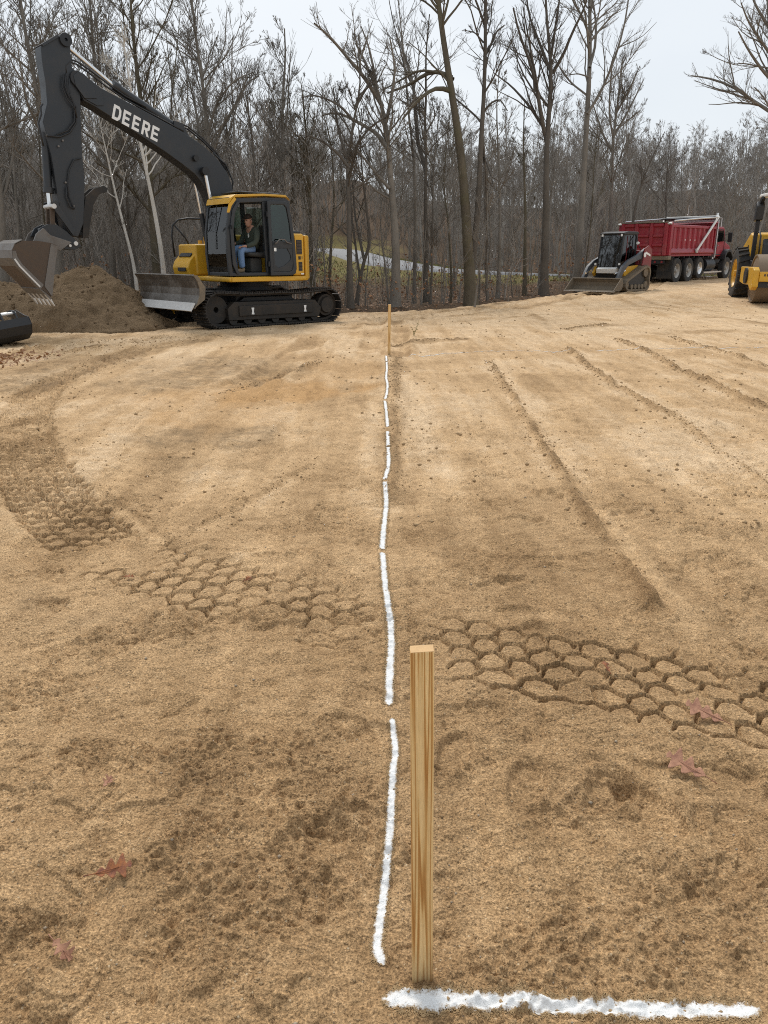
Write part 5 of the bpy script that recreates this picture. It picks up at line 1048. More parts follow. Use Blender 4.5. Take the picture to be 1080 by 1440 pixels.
def make_person():
    base = excavator.matrix_basis @ Vector((0.28,0.76,1.12)); root = empty('person', base, EX_YAW)
    tag(root, 'seated operator in dark hooded sweatshirt, jeans and cap inside the excavator cab', 'person')
    # local frame: x forward, y left, z up from the cab floor; the head turns to the person's left front
    skin_mesh('body', [[(-0.05,0,0.50,0.11,0.12),(-0.06,0,0.75,0.11,0.13),(-0.03,0,0.90,0.06),(-0.01,0,0.985,0.052)],
                       [(-0.03,0,0.90,0.06),(-0.05,0.18,0.875,0.05),(0.03,0.25,0.63,0.04),(0.24,0.22,0.545,0.030),(0.30,0.20,0.54,0.026,0.034),(0.345,0.185,0.53,0.022,0.034)],
                       [(-0.03,0,0.90,0.06),(-0.05,-0.18,0.875,0.05),(0.03,-0.25,0.63,0.04),(0.24,-0.24,0.60,0.030),(0.30,-0.23,0.60,0.026,0.034),(0.345,-0.22,0.60,0.022,0.034)]], M['skin'], root)
    for y0, z0 in ((0.185,0.53),(-0.22,0.60)):
        for k, dy in enumerate((-0.032,-0.011,0.011,0.032)):
            ln = (0.85,1.0,0.95,0.75)[k]
            skin_mesh('finger', [[(0.33,y0+dy*0.9,z0,0.009),(0.372,y0+dy,z0+0.004,0.009),(0.372+0.03*ln,y0+dy,z0-0.014,0.008),(0.372+0.036*ln,y0+dy,z0-0.036,0.007)]], M['skin'], root, 1)
        skin_mesh('thumb', [[(0.30,y0-0.03,z0,0.010),(0.33,y0-0.055,z0+0.004,0.010),(0.36,y0-0.05,z0-0.012,0.008)]], M['skin'], root, 1)
    hd = MB()                                                    # head: shaped rings, face forward
    rings = [(-0.115,0.040,0.048,0.030),(-0.10,0.062,0.058,0.022),(-0.06,0.084,0.068,0.008),(-0.01,0.096,0.075,0.0),(0.04,0.100,0.077,-0.004),(0.085,0.088,0.070,-0.006),(0.115,0.055,0.046,-0.008),(0.125,0.02,0.018,-0.008)]
    n = 18; vs = []
    for z, rx, ry, ox in rings:
        for k in range(n):
            a = 2*math.pi*k/n; x = ox+rx*math.cos(a); y = ry*math.sin(a)
            if abs(y) < 0.02 and x > 0:
                if z == -0.01: x += 0.022
                elif z == -0.06: x += 0.006
            if z == 0.04 and x > 0 and 0.02 < abs(y) < 0.05: x -= 0.010
            vs.append((x, y, z))
    hd.add(vs, [(i*n+k, i*n+(k+1)%n, (i+1)*n+(k+1)%n, (i+1)*n+k) for i in range(len(rings)-1) for k in range(n)]+[tuple(range(n-1,-1,-1)), tuple(range((len(rings)-1)*n, len(rings)*n))])
    head = hd.build('head', M['skin'], root, smooth=True, loc=(0.03,0.0,1.06)); head.rotation_euler = (0, math.radians(12), math.radians(18))
    head.modifiers.new('sub','SUBSURF').render_levels = 1
    for s in (1,-1):
        MB().lathe([(0.0,-0.012),(0.024,-0.008),(0.028,0.006),(0.0,0.012)], (-0.01,s*0.078,-0.01), 'y', 10).build('ear', M['skin'], head, smooth=True)
        MB().lathe([(0.0,-0.004),(0.010,-0.003),(0.010,0.003),(0.0,0.004)], (0.088,s*0.033,0.018), 'x', 8).build('eye', M['black'], head)
    MB().box(0.078,0.086,-0.022,0.022,-0.066,-0.061).build('mouth', M['boot'], head)
    MB().lathe([(0.0,0.0),(0.078,0.0),(0.086,0.02),(0.080,0.03),(0.0,0.03)], (-0.022,0,-0.01), 'z', 16).build('hair', M['cap'], head, smooth=True)
    MB().lathe([(0.0,0.088),(0.045,0.080),(0.080,0.055),(0.098,0.02),(0.100,-0.005),(0.0,-0.005)], (-0.006,0,0.055), 'z', 20).prism([(0.07,-0.07),(0.13,-0.055),(0.165,0),(0.13,0.055),(0.07,0.07)], 0.052, 0.062, 'z').build('cap', M['cap'], head, smooth=True)
    jk = skin_mesh('sweatshirt', [[(-0.05,0,0.46,0.165,0.15),(-0.06,0,0.62,0.17,0.15),(-0.07,0,0.80,0.165,0.13),(-0.045,0,0.905,0.085)],
                        [(-0.07,0,0.80,0.165,0.13),(-0.05,0.19,0.86,0.088),(0.01,0.265,0.72,0.075),(0.05,0.27,0.61,0.066),(0.16,0.245,0.565,0.054),(0.255,0.215,0.545,0.046)],
                        [(-0.07,0,0.80,0.165,0.13),(-0.05,-0.19,0.86,0.088),(0.01,-0.265,0.72,0.075),(0.05,-0.27,0.63,0.066),(0.16,-0.25,0.61,0.054),(0.255,-0.235,0.60,0.046)]], M['hoodie'], root)
    MB().box(0.093,0.10,0.06,0.10,0.72,0.80).build('emblem', M['white'], jk)
    for s in (1,-1):
        skin_mesh('trouser_leg', [[(-0.05,s*0.07,0.48,0.115),(0.10,s*0.11,0.485,0.104),(0.30,s*0.14,0.49,0.084),(0.355,s*0.145,0.43,0.080),(0.345,s*0.145,0.24,0.070),(0.33,s*0.145,0.09,0.068)]], M['jeans'], root)
        skin_mesh('boot', [[(0.32,s*0.145,0.12,0.055),(0.31,s*0.145,0.045,0.048),(0.41,s*0.15,0.042,0.045,0.05),(0.49,s*0.155,0.035,0.032,0.045)]], M['boot'], root)
    return root
person = make_person()
# ------------------------------------------------------------------ dirt pile
def mound():
    cx, cy = -7.1, 18.3
    gx = np.linspace(-14, -4.0, 190); gy = np.linspace(14.6, 23, 150); X, Y = np.meshgrid(gx, gy)
    def cone(x0, y0, rx, ry, h, p=1.0):
        d = np.hypot((X-x0)/rx, (Y-y0)/ry) + 0.10*fbm(X*0.9, Y*0.9, 3, 201); return h*np.clip(1-d**1.25, 0, 1)**0.9
    Z = np.maximum.reduce([cone(-6.75,18.1,2.15,2.3,1.18), cone(-7.7,17.7,2.2,2.0,0.80), cone(-9.4,18.2,2.8,2.5,1.0), cone(-12,19,3,3,0.9), cone(-6.0,17.2,1.5,1.6,0.52), cone(-8.2,16.7,1.7,1.3,0.42)])
    edge = sstep(0.0, 0.12, Z)
    Z = Z + edge*(0.09*fbm(X*1.3, Y*1.3, 4, 211, 0.6) + 0.035*(1-np.abs(noise2(X*3.1, Y*3.1, 215))*2) + 0.03*fbm(X*6, Y*6, 3, 221, 0.6) + 0.02*noise2(X*16, Y*16, 223))
    Z = T(X, Y) + np.where(Z > 0.004, Z, -0.25)
    me = mesh_arrays('dirt_pile', np.stack([X,Y,Z], -1), grid_quads(*X.shape), smooth=True)
    o = mesh_obj('dirt_pile', me, M['mound']); tag(o, 'heap of dark brown excavated soil beneath the excavator bucket', 'dirt pile')
    rng = np.random.default_rng(9); vs, ts = [], []                     # clods lying on the heap
    ico = np.array([(0,0,1),(0.9,0,0.1),(0,0.9,-0.1),(-0.9,0,0.1),(0,-0.9,-0.1),(0,0,-1)]); tri = np.array([(0,1,2),(0,2,3),(0,3,4),(0,4,1),(5,2,1),(5,3,2),(5,4,3),(5,1,4)])
    for k in range(2600):
        i, j = rng.integers(0, X.shape[0]), rng.integers(0, X.shape[1])
        if Z[i,j] < 0.01: continue
        r = 0.012+0.05*rng.random()**4
        vs.append(ico*rng.uniform(0.6,1.2,(6,3))*r + (X[i,j]+rng.normal(0,0.02), Y[i,j]+rng.normal(0,0.02), Z[i,j]+r*0.3)); ts.append(tri+6*(len(vs)-1))
    c = mesh_obj('clods', mesh_arrays('clods', np.concatenate(vs), tris=np.concatenate(ts)), M['mound'], o); c['kind'] = 'stuff'
mound()

# ------------------------------------------------------------------ spare bucket lying by the left edge
def spare_bucket():
    p = on_ground(14, 487); root = empty('spare_bucket', (p[0]-0.15, p[1]+0.35, float(sand_z(p[0], p[1]+0.3))-0.02), math.radians(-38))
    tag(root, 'black digging bucket set down on its back at the foot of the dirt pile', 'bucket')
    prof = [(-0.42,0.12),(-0.30,0.02),(0.05,0.0),(0.26,0.08),(0.36,0.24),(0.34,0.40)]
    W = 0.38
    MB().sheet(prof, -W, W, 0.02).build('shell', M['black'], root)
    for s in (1,-1):
        MB().prism(prof+[(0.20,0.46),(-0.05,0.62),(-0.20,0.60)], s*W-0.012, s*W+0.012).build('side_plate', M['black'], root, 0.004)
        MB().prism([(-0.20,0.60),(-0.42,0.12),(-0.46,0.16),(-0.26,0.64)], s*W-0.02, s*W+0.02).build('side_cutter', M['charcoal'], root, 0.004)
        MB().prism([(0.34,0.40),(0.30,0.56),(0.18,0.60),(0.02,0.60),(-0.02,0.50),(0.20,0.44)], s*0.15-0.018, s*0.15+0.018).build('ear', M['charcoal'], root, 0.004)
    for f, z in ((0.25,0.52),(0.04,0.56)): MB().cyl((f,-0.19,z),(f,0.19,z),0.03,12).build('pin', M['worn_steel'], root)
    for k in range(5):
        l = -W+0.05+k*(2*W-0.10)/4; MB().prism([(-0.40,0.08),(-0.62,0.20),(-0.63,0.225),(-0.44,0.17)], l-0.035, l+0.035).build('tooth', M['charcoal'], root, 0.004)
    root.rotation_euler = (math.radians(6), math.radians(-14), math.radians(-38)); root.location.z += 0.08; root.scale = (0.85,0.85,0.85)
spare_bucket()

# ------------------------------------------------------------------ survey stakes
def stake(px, py, top_py, label, tilt):
    p = on_ground(px, py); Y = p[1]+0.012; zt = at_depth(px, top_py, Y)[2]; z0 = float(sand_z(p[0], Y))
    h = zt-z0; root = empty('wooden_stake', (p[0], Y, z0), 0.02); root.rotation_euler = tilt
    tag(root, label, 'stake', 'survey stakes')
    w = 0.0213; d = 0.0115
    o = MB().add([(-w,-d,-0.12),(w,-d,-0.12),(w,d,-0.12),(-w,d,-0.12),(-w,-d,h-0.004),(w,-d,h-0.002),(w,d,h),(-w,d,h-0.002)], [(3,2,1,0),(4,5,6,7),(0,1,5,4),(1,2,6,5),(2,3,7,6),(3,0,4,7)]).build('shaft', M['wood'], root, 0.0012)
    MB().add([(-w*0.97,-d*0.95,h-0.0032),(w*0.97,-d*0.95,h-0.0012),(w*0.97,d*0.95,h+0.0008),(-w*0.97,d*0.95,h-0.0012),(-w*0.8,-d*0.8,h-0.012),(w*0.8,-d*0.8,h-0.012),(w*0.8,d*0.8,h-0.012),(-w*0.8,d*0.8,h-0.012)], [(0,1,2,3),(7,6,5,4),(0,4,5,1),(1,5,6,2),(2,6,7,3),(3,7,4,0)]).build('sawn_end', M['end_grain'], root)
    return root
stake(594, 1377, 911, 'pale pine stake with dark grain standing beside the short crosswise paint line', (0.0, -0.016, 0.01))
stake(547, 500, 428, 'slim pine stake at the far end of the wavy white line', (0.0, 0.01, 0.05))

# ------------------------------------------------------------------ sprayed marking lines: paint skin lying on the sand
def paint_line(px, width, label, seed, cell, dens=1.0, group=None):
    p = smooth_path(px, 10); seg = np.hypot(*np.diff(p, axis=0).T); acc = np.concatenate([[0], np.cumsum(seg)]); L = acc[-1]
    n = int(L/cell); s = np.linspace(0, L, n+1); cxy = np.stack([np.interp(s, acc, p[:,0]), np.interp(s, acc, p[:,1])], 1)
    d = np.gradient(cxy, axis=0); nrm = np.stack([-d[:,1], d[:,0]], 1); nrm /= np.linalg.norm(nrm, axis=1)[:,None]
    hw = width*0.95; m = max(6, int(2*hw/cell)); o = np.linspace(-hw, hw, m+1)
    X = cxy[:,0][:,None]+nrm[:,0][:,None]*o[None]; Y = cxy[:,1][:,None]+nrm[:,1][:,None]*o[None]
    Z = sand_z(X, Y)+0.0018
    q = grid_quads(*X.shape); cx = X.ravel()[q].mean(1); cy = Y.ravel()[q].mean(1); so = np.abs(np.broadcast_to(o[None], X.shape).ravel()[q].mean(1)); ss = np.broadcast_to(s[:,None], X.shape).ravel()[q].mean(1)
    rng = np.random.default_rng(seed); w2 = width*0.5*(1+0.16*noise2(ss*6, ss*0, seed))
    taper = np.minimum(1, np.minimum(ss, L-ss)/(width*0.8)+0.35)
    edge = so/(w2*taper)
    val = edge + 0.22*noise2(cx*70, cy*70, seed+1) + 0.36*rng.normal(0, 1, len(cx))*np.clip(edge-0.30, 0.14, 1) + 0.25*np.clip(-noise2(cx*34, cy*34, seed+2)-0.22, 0, 1)*2.6 + 0.9*np.clip(noise2(cx*120, cy*120, seed+3)-0.12, 0, 1)
    keepq = val < 1.35*dens
    thin = np.abs(np.broadcast_to(o[None], X.shape))/(width*0.5*(1+0.16*noise2(s*6, s*0, seed)))[:,None] + np.clip(1-np.minimum(s, L-s)/(width*0.5), 0, 1)[:,None]*0.8 + (1-dens)*1.2
    me = mesh_arrays('paint_line', np.stack([X,Y,Z], -1), q[keepq], smooth=True)
    ta = me.attributes.new('thin', 'FLOAT', 'POINT'); ta.data.foreach_set('value', thin.astype(np.float32).ravel())
    bm = bmesh.new(); bm.from_mesh(me); bmesh.ops.delete(bm, geom=[v for v in bm.verts if not v.link_faces], context='VERTS'); bm.to_mesh(me); bm.free()
    ob = mesh_obj('paint_line', me, M['white_paint']); tag(ob, label, 'paint line', group); return ob
G = 'strokes of the sprayed white marking line'
paint_line([(536,1399),(580,1403),(640,1404),(706,1401),(760,1404),(830,1409),(900,1415),(980,1417),(1070,1420)], 0.041, 'thick crosswise stroke of white paint at the foot of the pine stake', 1, 0.0018, 1.0, G)
paint_line([(540,1352),(531,1330),(534,1290),(541,1240),(546,1190),(550,1140),(552,1090),(556,1050),(551,1008)], 0.0225, 'long curved stroke of white paint running alongside the dark-grained pine stake', 2, 0.0018, 1.0, G)
paint_line([(547,990),(548,950),(550,915),(549,880),(545,850),(541,820),(538,782)], 0.029, 'white paint stroke crossing the wheel print', 3, 0.0035, 1.05, G)
paint_line([(537,779),(539,750),(542,720),(543,700),(541,675)], 0.031, 'straight white paint stroke just beyond the wheel print', 4, 0.005, 1.05, G)
paint_line([(541,673),(546,650),(546,630),(545,605)], 0.031, 'short bowed white paint stroke between two longer gaps in the line', 5, 0.006, 1.05, G)
paint_line([(545,600),(544,584),(541,566)], 0.031, 'smallest white paint dash of the wavy line', 6, 0.007, 1.05, G)
paint_line([(542,563),(545,545),(543,530),(544,515),(543,502)], 0.031, 'white paint stroke ending at the slim far stake', 7, 0.008, 1.05, G)
paint_line([(560,503),(640,498),(720,494),(800,493),(900,491),(1000,490),(1110,489)], 0.042, 'thin faint white paint line running crosswise beyond the grading ridges', 8, 0.014, 0.78, G)

# ------------------------------------------------------------------ fallen leaves
def oak_leaf(px, py, size, rz, label, mat, curl=0.25, tilt=(0.1,0.05)):
    vs = []; rng = np.random.default_rng(int(px)); nr, nc = 40, 9; ph = rng.uniform(-0.25, 0.25)
    for i in range(nr):
        t = i/(nr-1); env = 0.36*math.sin(math.pi*min(1, t*0.93+0.05))**0.75*(0.55+0.75*t)*(1 if t < 0.92 else max(0.02, (1-t)/0.08))
        for j in range(nc):
            q = 2*j/(nc-1)-1; lobe = 0.22+0.78*abs(math.sin(3.55*math.pi*t+ph*(1 if q > 0 else -1)))**1.6
            w = env*lobe*(1+0.12*math.sin(17*t+px)); y = q*w; x = t-0.5+0.20*abs(y)*(0.6+t)
            z = curl*(1.4*y*y+0.10*abs(y)) + 0.10*curl*math.sin(6*t+8*y+px) + 0.10*curl*(t-0.5)**2*4*(1 if px > 500 else -0.3)
            vs.append((x*size, y*size, z*size))
    fs = [(i*nc+k, i*nc+k+1, (i+1)*nc+k+1, (i+1)*nc+k) for i in range(nr-1) for k in range(nc-1)]
    p = on_ground(px, py); root = empty('oak_leaf', (p[0], p[1], float(sand_z(p[0], p[1]))+0.006+0.17*size), rz); root.rotation_euler = (Matrix.Rotation(tilt[0], 3, 'X') @ Matrix.Rotation(tilt[1], 3, 'Y') @ Matrix.Rotation(rz, 3, 'Z')).to_euler()
    tag(root, label, 'leaf', 'fallen oak leaves on the sand')
    b = MB().add(vs, fs).build('blade', mat, root, smooth=True); so = b.modifiers.new('solid', 'SOLIDIFY'); so.thickness = 0.0006
    MB().tube([(-0.78*size,0.02*size,0.01*size),(-0.5*size,0,0.004*size),(0.0,0,0.012*size),(0.48*size,0,0.01*size)], [0.0014,0.0013,0.0011,0.0006], 5).build('midrib', mat, root, smooth=True)
oak_leaf(990,1004,0.125,math.radians(150),'pinkish brown oak leaf lying just outside the wheel print', M['leaf_pale'], 0.14, (0.38,0.1))
oak_leaf(964,1079,0.120,math.radians(140),'curled pinkish oak leaf on open sand, apart from any print', M['leaf_pale'], 0.22, (0.38,-0.05))
oak_leaf(160,1228,0.088,math.radians(20),'reddish orange oak leaf with one dark half on bare sand', M['leaf_red'], 0.25, (0.35,0.1))
oak_leaf(88,1336,0.060,math.radians(-35),'small folded purplish brown leaf half sunk in loose crumbs', M['leaf_pale'], 0.9, (0.4,0.2))
oak_leaf(182,812,0.045,math.radians(10),'tiny red leaf scrap in the first patch of wheel print', M['leaf_red'], 0.5, (0.2,0.1))
oak_leaf(349,823,0.045,math.radians(60),'small dark red leaf at the rim of a tread cell', M['leaf_red'], 0.6, (0.2,0.2))
oak_leaf(852,942,0.055,math.radians(100),'dark crumpled leaf pressed inside a tread cell', M['leaf_red'], 0.6, (0.1,0.3))
oak_leaf(152,1104,0.045,math.radians(80),'pale shrivelled leaf scrap lying among crumbs', M['leaf_pale'], 0.6, (0.1,0.3))

# ------------------------------------------------------------------ loose crumbs and pebbles on the sand
def scatter(name, n, rmin, rmax, mat, seed, mask=None, flat=0.7, ymax=9.0, power=3):
    rng = np.random.default_rng(seed); ico = np.array([(0,0,1),(0.9,0.1,0.1),(0.05,0.9,-0.1),(-0.9,0,0.1),(0,-0.9,-0.1),(0,0,-1)]); tri = np.array([(0,1,2),(0,2,3),(0,3,4),(0,4,1),(5,2,1),(5,3,2),(5,4,3),(5,1,4)])
    y = 0.55+(ymax-0.55)*rng.random(n*3)**2.0; x = (rng.random(n*3)*2-1)*(0.75+0.56*y)
    if mask is not None: k = mask(x, y) > rng.random(len(x)); x, y = x[k], y[k]
    x, y = x[:n], y[:n]; r = (rmin+(rmax-rmin)*rng.random(len(x))**power); z = sand_z(x, y)
    V = ico[None]*rng.uniform(0.6,1.25,(len(x),6,3))*r[:,None,None]*np.array([1,1,flat]) + np.stack([x,y,z+r*0.25], 1)[:,None,:]
    Tt = tri[None]+(np.arange(len(x))*6)[:,None,None]
    o = mesh_obj(name, mesh_arrays(name, V, tris=Tt), mat); o['kind'] = 'stuff'; o['label'] = {'sand_crumbs': 'loose crumbs of damp sand', 'pebbles': 'scattered small pebbles in the sand'}[name]
    return o
loose = lambda x, y: 0.12+1.6*sstep(0.0, 0.6, fbm(x*1.5+3, y*1.9, 4, 21, 0.6)) + 0.5*sstep(0.1, 0.5, noise2(x*5, y*5, 300))
scatter('sand_crumbs', 22000, 0.0012, 0.0065, M['crumb'], 5, loose, 0.75, 8.0, 3.2)
def ridge_crumbs():
    rng = np.random.default_rng(41); ico = np.array([(0,0,1),(0.9,0.1,0.1),(0.05,0.9,-0.1),(-0.9,0,0.1),(0,-0.9,-0.1),(0,0,-1)]); tri = np.array([(0,1,2),(0,2,3),(0,3,4),(0,4,1),(5,2,1),(5,3,2),(5,4,3),(5,1,4)]); P = []; Rr = []
    paths = [(smooth_path(px, 4), 0.05, 130) for _, _, px in RIDGES]+[(TREAD, 0.34, 130)]
    for p, wd, per_m in paths:
        seg = np.hypot(*np.diff(p, axis=0).T); acc = np.concatenate([[0], np.cumsum(seg)]); n = int(acc[-1]*per_m); s = rng.random(n)*acc[-1]; keep = noise2(s*2.1, s*0, 401) > -0.25; s = s[keep]; n = len(s)
        x = np.interp(s, acc, p[:,0])+rng.normal(0, wd, n); y = np.interp(s, acc, p[:,1])+rng.normal(0, wd, n); P.append(np.stack([x,y], 1)); Rr.append((0.0012+0.0045*rng.random(n)**3)*(1+0.22*y))
    n = 5200; y = 4+20*rng.random(n)**1.4; x = (rng.random(n)*2-1)*(0.6+0.55*y); k = noise2(x*0.8, y*0.8, 403)+0.5*noise2(x*3, y*3, 405) > -0.05; P.append(np.stack([x,y], 1)[k]); Rr.append((0.004+0.016*rng.random(n)**4)[k]*(1+0.03*y[k]))
    P = np.concatenate(P); r = np.concatenate(Rr); k = edge_dist(P[:,0], P[:,1]) < -0.5; P, r = P[k], r[k]; z = sand_z(P[:,0], P[:,1])
    V = ico[None]*rng.uniform(0.6,1.25,(len(r),6,3))*r[:,None,None]*np.array([1,1,0.7]) + np.concatenate([P, (z+r*0.2)[:,None]], 1)[:,None,:]; Tt = tri[None]+(np.arange(len(r))*6)[:,None,None]
    o = mesh_obj('ridge_crumbs', mesh_arrays('ridge_crumbs', V, tris=Tt), M['crumb']); o['kind'] = 'stuff'; o['label'] = 'crumbled sand along the grading ridges and wheel print'
ridge_crumbs()
scatter('pebbles', 900, 0.0018, 0.009, M['stone'], 6, None, 0.7, 9.0, 3.5)

# ------------------------------------------------------------------ leaves blown against the spare bucket, a weed by the far stake
def leaf_drift():
    rng = np.random.default_rng(77); n = 420; c = on_ground(6, 505); X = c[0]+rng.normal(-0.1, 0.45, n); Y = c[1]+rng.normal(0, 0.55, n); k = X < c[0]+0.75; X, Y = X[k], Y[k]; Z = sand_z(X, Y)+rng.uniform(0.005, 0.05, len(X)); C_ = np.stack([X,Y,Z], 1)
    a = rng.normal(size=(len(X),3))*(1,1,0.4); a /= np.linalg.norm(a, axis=1)[:,None]; b = np.cross(a, rng.normal(size=(len(X),3))*(0.4,0.4,1)); b /= np.linalg.norm(b, axis=1)[:,None]; sz = rng.uniform(0.02, 0.045, len(X))[:,None]
    V = np.stack([C_-a*sz, C_-a*sz*0.2+b*sz*0.55, C_+a*sz, C_-a*sz*0.1-b*sz*0.5], 1)
    o = mesh_obj('leaf_drift', mesh_arrays('leaf_drift', V, np.arange(len(X)*4).reshape(-1,4)), M['leaf']); o['kind'] = 'stuff'; o['label'] = 'drift of dead leaves beside the black bucket'
leaf_drift()
def weed(px, py, h, label, seed):
    rng = np.random.default_rng(seed); p = on_ground(px, py); root = empty('weed', (p[0], p[1], float(sand_z(p[0], p[1]))-0.01)); tag(root, label, 'weed')
    st = MB(); lf = MB()
    for k in range(3):
        a = rng.uniform(0, 6.28); pts = [(0,0,0)]
        for j in range(4): pts.append((pts[-1][0]+0.03*math.cos(a)*rng.uniform(0.4,1.4), pts[-1][1]+0.03*math.sin(a), pts[-1][2]+h/4*(1-0.2*k)))
        st.tube(pts, [0.005,0.004,0.004,0.003,0.002], 5)
        for q in pts[1:]:
            b = rng.uniform(0, 6.28); L = 0.045; c, s = math.cos(b), math.sin(b); lf.add([q, (q[0]+c*L*0.5-s*0.012, q[1]+s*L*0.5+c*0.012, q[2]+0.02), (q[0]+c*L, q[1]+s*L, q[2]+0.015), (q[0]+c*L*0.5+s*0.012, q[1]+s*L*0.5-c*0.012, q[2]+0.02)], [(0,1,2,3)])
    st.build('stem', M['grass'], root); lf.build('leaves', M['grass'], root)
weed(582, 474, 0.26, 'sparse little weed growing from the sand past the slim stake', 3)
# ------------------------------------------------------------------ dump truck
def wheel(root, x, y, z, r, w, side, rim_mat, tread=0, rr=0.56, hub=True, tyre_mat=None):
    """tyre, rim and hub; side +1 shows its face to +y"""
    wr = empty('wheel', (x, y, z)); wr.parent = root; h = w/2; tm = tyre_mat or M['tyre']
    MB().lathe([(r*rr,-h*0.86),(r*0.80,-h),(r*0.95,-h*0.92),(r,-h*0.70),(r,h*0.70),(r*0.95,h*0.92),(r*0.80,h),(r*rr,h*0.86)], (0,0,0), 'y', 36).build('tyre', tm, wr, smooth='auto')
    s = side
    MB().lathe([(0.0,s*h*0.25),(r*0.30,s*h*0.30),(r*0.44,s*h*0.10),(r*0.50,s*h*0.70),(r*0.575,s*h*0.90),(r*0.575,-s*h*0.7),(0.0,-s*h*0.7)], (0,0,0), 'y', 28).build('rim', rim_mat, wr, smooth='auto')
    if hub:
        mb = MB().lathe([(0.0,s*h*0.95),(r*0.12,s*h*0.9),(r*0.16,s*h*0.28),(0.0,s*h*0.28)], (0,0,0), 'y', 16)
        for k in range(8): a = k*math.pi/4; mb.cyl((r*0.27*math.cos(a),s*h*0.26,r*0.27*math.sin(a)),(r*0.27*math.cos(a),s*h*0.42,r*0.27*math.sin(a)),r*0.03,6)
        mb.build('hub', rim_mat, wr, smooth='auto')
    if tread:
        mb = MB()
        for k in range(tread):
            a = 2*math.pi*k/tread
            for sd in (1,-1):
                c, q = math.cos(a+sd*0.10), math.sin(a+sd*0.10); c2, q2 = math.cos(a), math.sin(a); R0, R1 = r*0.985, r*1.055; d = 0.035
                p = lambda R, cc, qq, yy, t: (R*cc-t*qq*d, yy, R*qq+t*cc*d)
                mb.add([p(R0,c,q,sd*h*0.98,-1),p(R0,c,q,sd*h*0.98,1),p(R1,c,q,sd*h*0.90,1),p(R1,c,q,sd*h*0.90,-1),p(R0,c2,q2,-sd*0.02,-1),p(R0,c2,q2,-sd*0.02,1),p(R1,c2,q2,-sd*0.02,1),p(R1,c2,q2,-sd*0.02,-1)],
                       [(0,1,2,3),(7,6,5,4),(0,4,5,1),(1,5,6,2),(2,6,7,3),(3,7,4,0)])
        mb.build('tread', tm, wr)
    return wr
